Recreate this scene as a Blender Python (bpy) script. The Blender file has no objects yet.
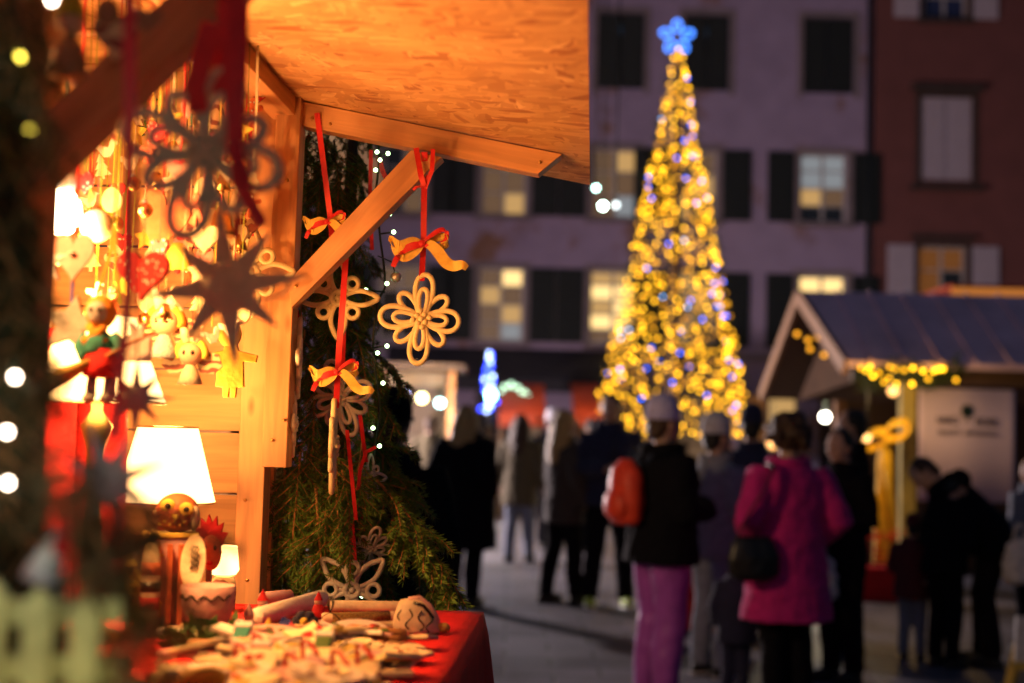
import bpy, math, random
from mathutils import Vector as V, Matrix, noise
R = math.radians
rnd = random.Random(7)
sc = bpy.context.scene
col = sc.collection
# ------------------------------------------------------------------ camera
FP = 1422.2
CAM = V((0, 0, 1.55))
PITCH, ROLL = R(3.58), R(1.4)
_r = V((1, 0, 0)); _f = V((0, math.cos(PITCH), math.sin(PITCH))); _u = V((0, -math.sin(PITCH), math.cos(PITCH)))
RX = _r*math.cos(ROLL) + _u*math.sin(ROLL)
UX = _u*math.cos(ROLL) - _r*math.sin(ROLL)
def ray(px, py): return _f*FP + RX*(px-512) + UX*(341.5-py)
def at(px, py, Y):
    d = ray(px, py); return CAM + d*(Y/d.y)
SA = R(3.34)                                   # the stall's long axis is turned a little to the right
SXA = V((math.cos(SA), -math.sin(SA), 0)); SYA = V((math.sin(SA), math.cos(SA), 0))
def sp(px, py, yl):
    d = ray(px, py); return CAM + d*(yl/d.dot(SYA))
def S(x, y, z): return SXA*x + SYA*y + V((0, 0, z))
def loc_of(p): return (p.dot(SXA), p.dot(SYA), p.z)
cd = bpy.data.cameras.new('camera'); cam = bpy.data.objects.new('camera', cd); col.objects.link(cam)
cam.matrix_world = Matrix(((RX.x, UX.x, -_f.x, CAM.x), (RX.y, UX.y, -_f.y, CAM.y), (RX.z, UX.z, -_f.z, CAM.z), (0, 0, 0, 1)))
cd.lens = 50; cd.sensor_width = 36; cd.clip_start = .05; cd.clip_end = 400
cd.dof.use_dof = True; cd.dof.focus_distance = 2.62; cd.dof.aperture_fstop = 2.4
sc.camera = cam
sc.view_settings.view_transform = 'Standard'; sc.view_settings.look = 'None'
sc.view_settings.exposure = 0; sc.view_settings.gamma = 1
sc.cycles.use_denoising = True; sc.cycles.use_adaptive_sampling = False
sc.cycles.max_bounces = 6; sc.cycles.diffuse_bounces = 3; sc.cycles.glossy_bounces = 3; sc.cycles.transmission_bounces = 4
sc.cycles.sample_clamp_indirect = 3; sc.cycles.caustics_reflective = False; sc.cycles.caustics_refractive = False

# ------------------------------------------------------------------ materials
def _new(name):
    m = bpy.data.materials.new(name); m.use_nodes = True
    nt = m.node_tree; b = nt.nodes['Principled BSDF']
    return m, nt, b, nt.nodes.new, nt.links.new
def P(name, c, rough=.7, metal=0, var=.25, scale=30, bump=.15, bscale=None, sheen=0, c2=None, spec=.4, stretch=None):
    m, nt, b, N, L = _new(name)
    b.inputs['Roughness'].default_value = rough; b.inputs['Metallic'].default_value = metal
    b.inputs['Specular IOR Level'].default_value = spec
    if sheen: b.inputs['Sheen Weight'].default_value = sheen
    tc = N('ShaderNodeTexCoord'); src = tc.outputs['Object']
    if stretch:
        mp = N('ShaderNodeMapping'); mp.inputs['Scale'].default_value = stretch; L(src, mp.inputs[0]); src = mp.outputs[0]
    n = N('ShaderNodeTexNoise'); n.inputs['Scale'].default_value = scale; n.inputs['Detail'].default_value = 5; n.inputs['Roughness'].default_value = .65
    L(src, n.inputs['Vector'])
    r = N('ShaderNodeValToRGB'); r.color_ramp.elements[0].position = .3; r.color_ramp.elements[1].position = .7
    d = c2 or tuple(max(0, x*(1-var)) for x in c); e = c if c2 else tuple(min(1, x*(1+var*.6)) for x in c)
    r.color_ramp.elements[0].color = (*d, 1); r.color_ramp.elements[1].color = (*e, 1)
    L(n.outputs['Fac'], r.inputs[0]); L(r.outputs[0], b.inputs['Base Color'])
    if bump:
        n2 = N('ShaderNodeTexNoise'); n2.inputs['Scale'].default_value = bscale or scale*3; n2.inputs['Detail'].default_value = 3
        L(src, n2.inputs['Vector'])
        bp = N('ShaderNodeBump'); bp.inputs['Strength'].default_value = bump; bp.inputs['Distance'].default_value = .01
        L(n2.outputs['Fac'], bp.inputs['Height']); L(bp.outputs[0], b.inputs['Normal'])
    return m
def EM(name, c, strength, sample=True, base=(.02, .02, .02)):
    m, nt, b, N, L = _new(name)
    b.inputs['Base Color'].default_value = (*base, 1); b.inputs['Roughness'].default_value = .4
    b.inputs['Emission Color'].default_value = (*c, 1); b.inputs['Emission Strength'].default_value = strength
    m.cycles.emission_sampling = 'AUTO' if sample else 'NONE'
    return m
def WOOD(name, c, dark=.55, scale=1.0, rough=.6):
    """grain runs along UV u (metres)"""
    m, nt, b, N, L = _new(name)
    tc = N('ShaderNodeTexCoord'); mp = N('ShaderNodeMapping'); mp.inputs['Scale'].default_value = (2.2*scale, 34*scale, 1)
    L(tc.outputs['UV'], mp.inputs[0])
    n = N('ShaderNodeTexNoise'); n.inputs['Scale'].default_value = 1.6; n.inputs['Detail'].default_value = 6; n.inputs['Distortion'].default_value = .6
    L(mp.outputs[0], n.inputs['Vector'])
    r = N('ShaderNodeValToRGB'); r.color_ramp.elements[0].position = .32; r.color_ramp.elements[1].position = .62
    r.color_ramp.elements[0].color = (*[x*dark for x in c], 1); r.color_ramp.elements[1].color = (*c, 1)
    L(n.outputs['Fac'], r.inputs[0])
    mp2 = N('ShaderNodeMapping'); mp2.inputs['Scale'].default_value = (5, 13, 1); L(tc.outputs['UV'], mp2.inputs[0])
    k = N('ShaderNodeTexVoronoi'); k.inputs['Scale'].default_value = 1.1; L(mp2.outputs[0], k.inputs['Vector'])
    kr = N('ShaderNodeValToRGB'); kr.color_ramp.elements[0].position = .03; kr.color_ramp.elements[1].position = .13
    kr.color_ramp.elements[0].color = (.32, .2, .12, 1); kr.color_ramp.elements[1].color = (1, 1, 1, 1); L(k.outputs['Distance'], kr.inputs[0])
    n3 = N('ShaderNodeTexNoise'); n3.inputs['Scale'].default_value = 5; n3.inputs['Detail'].default_value = 3; L(tc.outputs['Object'], n3.inputs['Vector'])
    r3 = N('ShaderNodeMapRange'); r3.inputs[3].default_value = .8; r3.inputs[4].default_value = 1.15; L(n3.outputs['Fac'], r3.inputs[0])
    mx = N('ShaderNodeMix'); mx.data_type = 'RGBA'; mx.blend_type = 'MULTIPLY'; mx.inputs[0].default_value = .8
    L(r.outputs[0], mx.inputs[6]); L(kr.outputs[0], mx.inputs[7])
    mx2 = N('ShaderNodeMix'); mx2.data_type = 'RGBA'; mx2.blend_type = 'MULTIPLY'; mx2.inputs[0].default_value = 1
    L(mx.outputs[2], mx2.inputs[6]); L(r3.outputs[0], mx2.inputs[7]); L(mx2.outputs[2], b.inputs['Base Color'])
    b.inputs['Roughness'].default_value = rough
    bp = N('ShaderNodeBump'); bp.inputs['Strength'].default_value = .25; bp.inputs['Distance'].default_value = .004
    L(n.outputs['Fac'], bp.inputs['Height']); L(bp.outputs[0], b.inputs['Normal'])
    return m
def OSB(name):
    m, nt, b, N, L = _new(name)
    tc = N('ShaderNodeTexCoord'); prev = None
    w = N('ShaderNodeTexNoise'); w.inputs['Scale'].default_value = 9; w.inputs['Detail'].default_value = 2; L(tc.outputs['UV'], w.inputs['Vector'])
    wv = N('ShaderNodeVectorMath'); wv.operation = 'MULTIPLY_ADD'; wv.inputs[1].default_value = (.035, .035, 0); L(w.outputs['Color'], wv.inputs[0]); L(tc.outputs['UV'], wv.inputs[2])
    pal = [(.30, .11, .035), (.54, .30, .12), (.64, .38, .17), (.42, .21, .08), (.76, .52, .26)]
    hgt = None
    for i, (ang, sc_, off) in enumerate(((12, (15, 62), 0), (75, (16, 64), 3.3), (-40, (15, 58), 7.1), (105, (17, 66), 11), (88, (14, 55), 17), (60, (15, 62), 23), (30, (16, 70), 31))):
        mp = N('ShaderNodeMapping'); mp.inputs['Rotation'].default_value = (0, 0, R(ang)); mp.inputs['Location'].default_value = (off, off*.7, 0)
        L(wv.outputs[0], mp.inputs[0])
        mp2 = N('ShaderNodeMapping'); mp2.inputs['Scale'].default_value = (sc_[0], sc_[1], 1); L(mp.outputs[0], mp2.inputs[0])
        vo = N('ShaderNodeTexVoronoi'); vo.inputs['Scale'].default_value = 1; vo.inputs['Randomness'].default_value = 1; L(mp2.outputs[0], vo.inputs['Vector'])
        se = N('ShaderNodeSeparateColor'); L(vo.outputs['Color'], se.inputs[0])
        r = N('ShaderNodeValToRGB'); r.color_ramp.interpolation = 'LINEAR'
        els = r.color_ramp.elements; els[0].position = .06; els[0].color = (*pal[0], 1); els[1].position = 1; els[1].color = (*pal[4], 1)
        for q, t in ((1, .15), (3, .42), (2, .6), (1, .92)):
            e = els.new(t); e.color = (*pal[q], 1)
        L(se.outputs[0], r.inputs[0])
        if prev is None: prev = r.outputs[0]; hgt = se.outputs[1]
        else:
            gt = N('ShaderNodeMath'); gt.operation = 'GREATER_THAN'; gt.inputs[1].default_value = .55; L(se.outputs[2], gt.inputs[0])
            mx = N('ShaderNodeMix'); mx.data_type = 'RGBA'; L(gt.outputs[0], mx.inputs[0]); L(prev, mx.inputs[6]); L(r.outputs[0], mx.inputs[7]); prev = mx.outputs[2]
            hm = N('ShaderNodeMix'); L(gt.outputs[0], hm.inputs[0]); L(hgt, hm.inputs[2]); L(se.outputs[1], hm.inputs[3]); hgt = hm.outputs[0]
    n = N('ShaderNodeTexNoise'); n.inputs['Scale'].default_value = 4; n.inputs['Detail'].default_value = 4; L(tc.outputs['UV'], n.inputs['Vector'])
    mr = N('ShaderNodeMapRange'); mr.inputs[3].default_value = .75; mr.inputs[4].default_value = 1.2; L(n.outputs['Fac'], mr.inputs[0])
    flat = N('ShaderNodeMix'); flat.data_type = 'RGBA'; flat.inputs[0].default_value = .16; flat.inputs[7].default_value = (.60, .37, .17, 1); L(prev, flat.inputs[6])
    ml = N('ShaderNodeMix'); ml.data_type = 'RGBA'; ml.blend_type = 'MULTIPLY'; ml.inputs[0].default_value = 1; L(flat.outputs[2], ml.inputs[6]); L(mr.outputs[0], ml.inputs[7])
    L(ml.outputs[2], b.inputs['Base Color']); b.inputs['Roughness'].default_value = .6
    bp = N('ShaderNodeBump'); bp.inputs['Strength'].default_value = .3; bp.inputs['Distance'].default_value = .002; L(hgt, bp.inputs['Height']); L(bp.outputs[0], b.inputs['Normal'])
    return m
def PLASTER(name, c, patch, amt=.62):
    m, nt, b, N, L = _new(name)
    tc = N('ShaderNodeTexCoord')
    n = N('ShaderNodeTexNoise'); n.inputs['Scale'].default_value = .35; n.inputs['Detail'].default_value = 7; n.inputs['Roughness'].default_value = .68; L(tc.outputs['Object'], n.inputs['Vector'])
    r = N('ShaderNodeValToRGB'); r.color_ramp.elements[0].position = amt-.04; r.color_ramp.elements[1].position = amt+.02
    r.color_ramp.elements[0].color = (*c, 1); r.color_ramp.elements[1].color = (*patch, 1); L(n.outputs['Fac'], r.inputs[0])
    n2 = N('ShaderNodeTexNoise'); n2.inputs['Scale'].default_value = 1.6; n2.inputs['Detail'].default_value = 8; L(tc.outputs['Object'], n2.inputs['Vector'])
    mr = N('ShaderNodeMapRange'); mr.inputs[3].default_value = .7; mr.inputs[4].default_value = 1.25; L(n2.outputs['Fac'], mr.inputs[0])
    ml = N('ShaderNodeMix'); ml.data_type = 'RGBA'; ml.blend_type = 'MULTIPLY'; ml.inputs[0].default_value = 1; L(r.outputs[0], ml.inputs[6]); L(mr.outputs[0], ml.inputs[7])
    L(ml.outputs[2], b.inputs['Base Color']); b.inputs['Roughness'].default_value = .85
    return m
def PAVING(name):
    m, nt, b, N, L = _new(name)
    tc = N('ShaderNodeTexCoord')
    br = N('ShaderNodeTexBrick'); br.inputs['Scale'].default_value = 1; br.inputs['Brick Width'].default_value = .62; br.inputs['Row Height'].default_value = .34
    br.inputs['Mortar Size'].default_value = .012; br.inputs['Color1'].default_value = (.105, .10, .125, 1); br.inputs['Color2'].default_value = (.165, .155, .185, 1); br.inputs['Mortar'].default_value = (.03, .028, .03, 1)
    L(tc.outputs['Object'], br.inputs['Vector'])
    n = N('ShaderNodeTexNoise'); n.inputs['Scale'].default_value = .9; n.inputs['Detail'].default_value = 9; L(tc.outputs['Object'], n.inputs['Vector'])
    mr = N('ShaderNodeMapRange'); mr.inputs[1].default_value = .3; mr.inputs[2].default_value = .7; mr.inputs[3].default_value = .4; mr.inputs[4].default_value = 1.55; L(n.outputs['Fac'], mr.inputs[0])
    ml = N('ShaderNodeMix'); ml.data_type = 'RGBA'; ml.blend_type = 'MULTIPLY'; ml.inputs[0].default_value = 1; L(br.outputs['Color'], ml.inputs[6]); L(mr.outputs[0], ml.inputs[7])
    L(ml.outputs[2], b.inputs['Base Color'])
    rr = N('ShaderNodeMapRange'); rr.inputs[3].default_value = .45; rr.inputs[4].default_value = .8; L(n.outputs['Fac'], rr.inputs[0]); L(rr.outputs[0], b.inputs['Roughness'])
    bp = N('ShaderNodeBump'); bp.inputs['Strength'].default_value = .5; bp.inputs['Distance'].default_value = .01; L(br.outputs['Fac'], bp.inputs['Height']); bp.invert = True; L(bp.outputs[0], b.inputs['Normal'])
    return m
def PRINT(name, c, c2, scale=60, thr=.5, rough=.7, kind='v'):
    """two-colour printed or painted pattern: spots or scrolls"""
    m, nt, b, N, L = _new(name)
    tc = N('ShaderNodeTexCoord')
    if kind == 'v':
        t = N('ShaderNodeTexVoronoi'); t.inputs['Scale'].default_value = scale; L(tc.outputs['Object'], t.inputs['Vector']); o = t.outputs['Distance']
    else:
        t = N('ShaderNodeTexWave'); t.wave_type = 'RINGS'; t.inputs['Scale'].default_value = scale; t.inputs['Distortion'].default_value = 9; t.inputs['Detail Scale'].default_value = 1.2
        L(tc.outputs['Object'], t.inputs['Vector']); o = t.outputs['Fac']
    r = N('ShaderNodeValToRGB'); r.color_ramp.elements[0].position = thr-.03; r.color_ramp.elements[1].position = thr+.03
    r.color_ramp.elements[0].color = (*c2, 1); r.color_ramp.elements[1].color = (*c, 1); L(o, r.inputs[0]); L(r.outputs[0], b.inputs['Base Color'])
    b.inputs['Roughness'].default_value = rough
    return m
M = {}
M['pine'] = WOOD('pine_wood', (.66, .35, .16), dark=.72); M['pine_dark'] = WOOD('dark_pine_wood', (.34, .17, .08)); M['dark_wood'] = WOOD('dark_wood', (.12, .065, .035))
M['osb'] = OSB('strand_board')
M['board'] = WOOD('planking_wood', (.62, .38, .17), dark=.7)
M['red_cloth'] = P('red_cloth', (.74, .008, .010), .8, var=.15, scale=25, bump=.2, bscale=900)
M['clay'] = P('cream_clay', (.86, .74, .42), .6, var=.12, scale=60, bump=.25, bscale=260)
M['clay_white'] = P('white_clay', (.82, .76, .66), .6, var=.12, scale=60, bump=.25, bscale=260)
M['clay_grey'] = P('grey_clay', (.50, .47, .47), .7, var=.2, scale=60, bump=.25)
M['backlit_clay'] = P('backlit_clay', (.66, .58, .42), .6, var=.2, scale=60)  # pale clay toned down; the backlit shade sits in its colour
M['red_ribbon'] = P('red_ribbon', (.62, .012, .02), .5, var=.15, scale=80, bump=.1, bscale=700, sheen=.3)
M['gold_ribbon'] = P('gold_ribbon', (.82, .56, .10), .4, var=.2, scale=90, bump=.15, bscale=900, sheen=.4)
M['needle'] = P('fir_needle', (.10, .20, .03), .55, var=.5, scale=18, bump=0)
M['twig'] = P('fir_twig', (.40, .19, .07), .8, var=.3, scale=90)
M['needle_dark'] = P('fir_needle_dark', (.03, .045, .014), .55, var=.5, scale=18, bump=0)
M['needle_big'] = P('far_needle', (.02, .035, .012), .6, var=.5, scale=3, bump=0)
M['twig2'] = M['twig']; M['bark'] = P('bark', (.12, .07, .04), .9, var=.4, scale=20, bump=.6)
M['wire'] = P('green_wire', (.012, .02, .012), .5, bump=0)
M['brass'] = P('brass', (.62, .40, .14), .28, metal=1, bump=0, var=.1)
M['skin'] = P('skin', (.50, .29, .21), .55, var=.1, scale=14, bump=.05)
M['eye'] = P('eye_dark', (.02, .015, .012), .2, bump=0, var=0)
M['lip'] = P('lip', (.36, .12, .10), .5, bump=0, var=0)
def fab(name, c, rough=.85, sc_=22): return P(name, c, rough, var=.25, scale=sc_, bump=.3, bscale=300, sheen=.1)
M['black'] = P('black_fabric', (.007, .0065, .010), .9, bump=.3, bscale=300, spec=.08); M['navy'] = fab('navy_fabric', (.012, .014, .055)); M['magenta'] = fab('magenta_wool', (.60, .012, .22))
M['purple'] = P('purple_satin', (.42, .09, .50), .36, var=.15, scale=10, bump=.15); M['jeans'] = fab('denim', (.22, .25, .34)); M['grey_coat'] = fab('grey_fabric', (.24, .25, .30))
M['olive'] = fab('olive_fabric', (.13, .10, .05)); M['brown_coat'] = fab('brown_fabric', (.055, .04, .035)); M['maroon'] = fab('maroon_fabric', (.12, .015, .018)); M['beige'] = fab('beige_fabric', (.4, .3, .2))
M['lilac_knit'] = P('lilac_knit', (.60, .54, .85), .9, bump=.6, bscale=160); M['grey_knit'] = P('grey_knit', (.62, .60, .66), .9, bump=.6, bscale=160)
M['hair_brown'] = P('brown_hair', (.07, .035, .018), .5, var=.5, scale=40, bump=.8, bscale=90); M['hair_black'] = P('black_hair', (.012, .01, .009), .45, var=.4, scale=40, bump=.8, bscale=90)
M['hair_blond'] = P('blond_hair', (.52, .33, .12), .5, var=.4, scale=40, bump=.8, bscale=90)
M['leather'] = P('black_leather', (.016, .014, .014), .35, bump=.2); M['backpack'] = P('red_orange_nylon', (.72, .05, .015), .5, bump=.2)
M['rubber'] = P('shoe_rubber', (.02, .02, .02), .6); M['lime'] = P('lime_shoe', (.45, .65, .06), .5); M['white_shoe'] = P('pale_sole', (.6, .6, .62), .5)
M['white_bag'] = P('white_plastic', (.6, .58, .6), .4)
M['glass_dark'] = P('dark_glass', (.02, .02, .03), .08, bump=0, var=0, spec=.6)

# ------------------------------------------------------------------ mesh builder
def frame_from(d, up=V((0, 0, 1))):
    d = d.normalized()
    if abs(d.dot(up)) > .98: up = V((0, 1, 0)) if abs(d.y) < .9 else V((1, 0, 0))
    s = d.cross(up).normalized(); return d, s, s.cross(d).normalized()
class MB:
    def __init__(s): s.v = []; s.f = []; s.m = []; s.uv = []; s.sm = []
    def add(s, vs, fs, mi=0, uvs=None, smooth=True):
        o = len(s.v); s.v += [V(x) for x in vs]
        for k, f in enumerate(fs):
            s.f.append([i+o for i in f]); s.m.append(mi); s.uv.append(uvs[k] if uvs else None); s.sm.append(smooth)
        return s
    def beam(s, p0, p1, w, h, up=V((0, 0, 1)), mi=0, uoff=None):
        p0, p1 = V(p0), V(p1); d, a, b = frame_from(p1-p0, up); Ln = (p1-p0).length
        if uoff is None: uoff = rnd.random()*9
        c = [(-w/2, -h/2), (w/2, -h/2), (w/2, h/2), (-w/2, h/2)]
        vs = [p0+a*x+b*y for x, y in c]+[p1+a*x+b*y for x, y in c]
        fs = []; us = []; acc = uoff
        for i in range(4):
            j = (i+1) % 4; ww = w if i % 2 == 0 else h
            fs.append((i, j, j+4, i+4)); us.append([(uoff, acc), (uoff, acc+ww), (uoff+Ln, acc+ww), (uoff+Ln, acc)]); acc += ww
        fs += [(3, 2, 1, 0), (4, 5, 6, 7)]; us += [[(uoff, uoff), (uoff, uoff+w), (uoff+h*.2, uoff+w), (uoff+h*.2, uoff)]]*2
        return s.add(vs, fs, mi, us, False)
    def box(s, c, size, Rm=None, mi=0):
        c = V(c); Rm = Rm or Matrix.Identity(3); hx, hy, hz = [x/2 for x in size]
        vs = [c+Rm @ V((x, y, z)) for z in (-hz, hz) for x, y in ((-hx, -hy), (hx, -hy), (hx, hy), (-hx, hy))]
        return s.add(vs, [(3, 2, 1, 0), (4, 5, 6, 7), (0, 1, 5, 4), (1, 2, 6, 5), (2, 3, 7, 6), (3, 0, 4, 7)], mi, None, False)
    def tube(s, pts, r, n=8, closed=False, mi=0, flat=1.0, up=None):
        pts = [V(p) for p in pts]; k = len(pts); rs = r if isinstance(r, (list, tuple)) else [r]*k
        T = []
        for i in range(k):
            a = pts[(i-1) % k] if (closed or i > 0) else pts[i]; b = pts[(i+1) % k] if (closed or i < k-1) else pts[i]
            t = (b-a); T.append(t.normalized() if t.length > 1e-9 else V((0, 0, 1)))
        _, a, b = frame_from(T[0], up or V((.13, .21, .97)))
        vs = []; prev = T[0]
        for i in range(k):
            q = prev.rotation_difference(T[i]); a = q @ a; a = (a - T[i]*a.dot(T[i])).normalized(); b = T[i].cross(a); prev = T[i]
            for j in range(n):
                th = 2*math.pi*j/n; vs.append(pts[i]+a*math.cos(th)*rs[i]+b*math.sin(th)*rs[i]*flat)
        fs = []
        for i in range(k if closed else k-1):
            i2 = (i+1) % k
            for j in range(n):
                j2 = (j+1) % n; fs.append((i*n+j, i*n+j2, i2*n+j2, i2*n+j))
        if not closed: fs += [tuple(range(n-1, -1, -1)), tuple((k-1)*n+j for j in range(n))]
        return s.add(vs, fs, mi)
    def rings(s, rings, n=20, mi=0, cap=True):
        """rings: (centre, rx, ry) stacked; ellipse in XY"""
        vs = []
        for c, rx, ry in rings:
            for j in range(n):
                th = 2*math.pi*j/n; vs.append(V(c)+V((rx*math.cos(th), ry*math.sin(th), 0)))
        fs = [(i*n+j, i*n+(j+1) % n, (i+1)*n+(j+1) % n, (i+1)*n+j) for i in range(len(rings)-1) for j in range(n)]
        if cap: fs += [tuple(range(n-1, -1, -1)), tuple((len(rings)-1)*n+j for j in range(n))]
        return s.add(vs, fs, mi)
    def lathe(s, prof, c=(0, 0, 0), n=24, Rm=None, mi=0):
        c = V(c); Rm = Rm or Matrix.Identity(3); vs = []
        for r, z in prof:
            for j in range(n):
                th = 2*math.pi*j/n; vs.append(c+Rm @ V((max(r, 1e-5)*math.cos(th), max(r, 1e-5)*math.sin(th), z)))
        fs = [(i*n+j, i*n+(j+1) % n, (i+1)*n+(j+1) % n, (i+1)*n+j) for i in range(len(prof)-1) for j in range(n)]
        return s.add(vs, fs, mi)
    def ell(s, c, r, Rm=None, mi=0, n=14, m=9):
        if not isinstance(r, (tuple, list)): r = (r, r, r)
        c = V(c); Rm = Rm or Matrix.Identity(3); vs = [c+Rm @ V((0, 0, -r[2]))]
        for i in range(1, m):
            ph = -math.pi/2+math.pi*i/m
            for j in range(n):
                th = 2*math.pi*j/n; vs.append(c+Rm @ V((r[0]*math.cos(ph)*math.cos(th), r[1]*math.cos(ph)*math.sin(th), r[2]*math.sin(ph))))
        vs.append(c+Rm @ V((0, 0, r[2]))); fs = []
        for j in range(n):
            j2 = (j+1) % n; fs.append((0, 1+j2, 1+j)); t = 1+(m-2)*n; fs.append((t+j, t+j2, len(vs)-1))
            for i in range(m-2): fs.append((1+i*n+j, 1+i*n+j2, 1+(i+1)*n+j2, 1+(i+1)*n+j))
        return s.add(vs, fs, mi)
    def strip(s, pts, side, w, th=.0006, mi=0):
        """a ribbon: pts centre line, side vector(s), width(s); thin closed solid"""
        k = len(pts); sd = side if isinstance(side, list) else [side]*k; ws = w if isinstance(w, list) else [w]*k; vs = []
        if 3 <= k <= 10:                       # smooth a short hand-set ribbon
            P_ = [V(p) for p in pts]; np_, ns_, nw_ = [], [], []
            for i in range(k-1):
                a0, a1, a2, a3 = P_[max(i-1, 0)], P_[i], P_[i+1], P_[min(i+2, k-1)]
                for j in range(5):
                    t = j/5; np_.append(.5*((2*a1)+(a2-a0)*t+(2*a0-5*a1+4*a2-a3)*t*t+(3*a1-a0-3*a2+a3)*t**3)); ns_.append(V(sd[i]).lerp(V(sd[i+1]), t)); nw_.append(ws[i]+(ws[i+1]-ws[i])*t)
            pts, sd, ws = np_+[P_[-1]], ns_+[V(sd[-1])], nw_+[ws[-1]]; k = len(pts)
        for i in range(k):
            p = V(pts[i]); t = (V(pts[min(i+1, k-1)])-V(pts[max(i-1, 0)])).normalized(); a = V(sd[i]); a = (a-t*a.dot(t)).normalized(); nn = t.cross(a)
            vs += [p-a*ws[i]/2-nn*th, p+a*ws[i]/2-nn*th, p+a*ws[i]/2+nn*th, p-a*ws[i]/2+nn*th]
        fs = [(3, 2, 1, 0), tuple((k-1)*4+i for i in range(4))]
        for i in range(k-1):
            for j in range(4): fs.append((i*4+j, i*4+(j+1) % 4, i*4+4+(j+1) % 4, i*4+4+j))
        return s.add(vs, fs, mi, None, False)
    def plate(s, outline, c, ax, ay, th, mi=0):
        """outline (list of 2-D points) extruded by th along ax x ay, centred on c"""
        c = V(c); ax = V(ax); ay = V(ay); nn = ax.cross(ay).normalized(); k = len(outline)
        vs = [c+ax*x+ay*y-nn*th/2 for x, y in outline]+[c+ax*x+ay*y+nn*th/2 for x, y in outline]
        return s.add(vs, [tuple(range(k-1, -1, -1)), tuple(range(k, 2*k))]+[(i, (i+1) % k, k+(i+1) % k, k+i) for i in range(k)], mi, None, False)
    def build(s, name, mats, parent=None, origin=None, local=False, bevel=0, subsurf=0):
        o_ = V((0, 0, 0)) if local else (wloc(parent) if parent is not None else V(origin if origin is not None else (0, 0, 0)))
        me = bpy.data.meshes.new(name)
        me.from_pydata([tuple(x-o_) for x in s.v], [], s.f)
        if not isinstance(mats, (list, tuple)): mats = [mats]
        for m in mats: me.materials.append(m)
        me.polygons.foreach_set('material_index', s.m)
        me.polygons.foreach_set('use_smooth', s.sm)
        if any(u for u in s.uv):
            ul = me.uv_layers.new(name='UVMap'); k = 0
            for f, u in zip(s.f, s.uv):
                for i in range(len(f)):
                    ul.data[k].uv = u[i] if u else (0, 0); k += 1
        me.update()
        ob = bpy.data.objects.new(name, me); col.objects.link(ob)
        if parent is not None: ob.parent = parent
        elif not local: ob.location = o_
        if bevel:
            b = ob.modifiers.new('bevel', 'BEVEL'); b.width = bevel; b.segments = 2; b.limit_method = 'ANGLE'
        if subsurf:
            b = ob.modifiers.new('subd', 'SUBSURF'); b.levels = subsurf; b.render_levels = subsurf
        return ob
def wloc(o):
    p = V((0, 0, 0))
    while o is not None: p += o.location; o = o.parent
    return p
def tag(o, label=None, cat=None, group=None, kind=None):
    if label: o['label'] = label
    if cat: o['category'] = cat
    if group: o['group'] = group
    if kind: o['kind'] = kind
    return o
def T(name, label, cat, loc=(0, 0, 0), group=None):
    o = bpy.data.objects.new(name, None); col.objects.link(o); o.location = loc; o.empty_display_size = .1
    return tag(o, label, cat, group)
def dup(root, loc, label=None, group=None, rot=None, scale=None):
    r = root.copy(); col.objects.link(r); r.location = loc
    if rot is not None: r.rotation_euler = rot
    if scale is not None: r.scale = (scale,)*3
    if label: r['label'] = label
    if group: r['group'] = group
    def rec(a, b):
        for ch in a.children:
            c = ch.copy(); col.objects.link(c); c.parent = b; rec(ch, c)
    rec(root, r); return r
def plight(name, loc, energy, c, radius=.03, parent=None):
    l = bpy.data.lights.new(name, 'POINT'); l.energy = energy; l.color = c; l.shadow_soft_size = radius
    o = bpy.data.objects.new(name, l); col.objects.link(o)
    if parent is not None: o.parent = parent; o.location = V(loc)-wloc(parent)
    else: o.location = loc
    return o
WARM = (1, .385, .09)
# ------------------------------------------------------------------ world and ground
w = bpy.data.worlds.new('World'); sc.world = w; w.use_nodes = True
nt = w.node_tree; bg = nt.nodes['Background']; sky = nt.nodes.new('ShaderNodeTexSky'); sky.sky_type = 'NISHITA'; sky.sun_disc = False
sky.sun_elevation = R(1.8); sky.sun_rotation = R(200); sky.ozone_density = 4; sky.air_density = 1.2
nt.links.new(sky.outputs[0], bg.inputs[0]); bg.inputs[1].default_value = .082
sl = bpy.data.lights.new('sun', 'SUN'); sl.energy = .012; sl.angle = R(12); sl.color = (1, .75, .8)
so = bpy.data.objects.new('sun', sl); col.objects.link(so); so.rotation_euler = (R(60), 0, R(-20))
g = MB(); g.add([(-150, -60, 0), (150, -60, 0), (150, 220, 0), (-150, 220, 0)], [(0, 1, 2, 3)]); tag(g.build('square_paving', PAVING('stone_paving')), kind='structure')
# ================================================================== buildings across the square
YB = 35.0
def bx(px): return at(px, 300, YB).x
def bz(py, px=612): return at(px, py, YB).z
M['plaster_pale'] = PLASTER('pale_pink_plaster', (.36, .27, .41), (.26, .13, .09), .585)
M['plaster_red'] = PLASTER('red_brown_plaster', (.18, .06, .055), (.10, .04, .035), .66)
M['stone_trim'] = P('grey_stone_trim', (.26, .2, .22), .85, scale=6)
M['shutter_dark'] = P('dark_green_shutter', (.012, .016, .018), .6, scale=6); M['shutter_white'] = P('white_shutter', (.5, .42, .5), .6, var=.1, scale=6)
M['frame_white'] = P('white_window_frame', (.5, .45, .45), .5, scale=6, var=.1); M['frame_stone'] = P('worn_stone_surround', (.07, .045, .04), .9, scale=4)
M['lit_warm'] = EM('lit_warm_room', (1, .58, .2), .55, False); M['lit_bright'] = EM('lit_bright_blind', (1, .66, .25), 1.5, False)
M['lit_dim'] = EM('lit_dim_room', (1, .55, .28), .13, False); M['lit_cool'] = EM('lit_cool_room', (.75, .8, .85), .3, False); M['lit_amber'] = EM('lit_amber_room', (1, .33, .06), .14, False)
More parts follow.
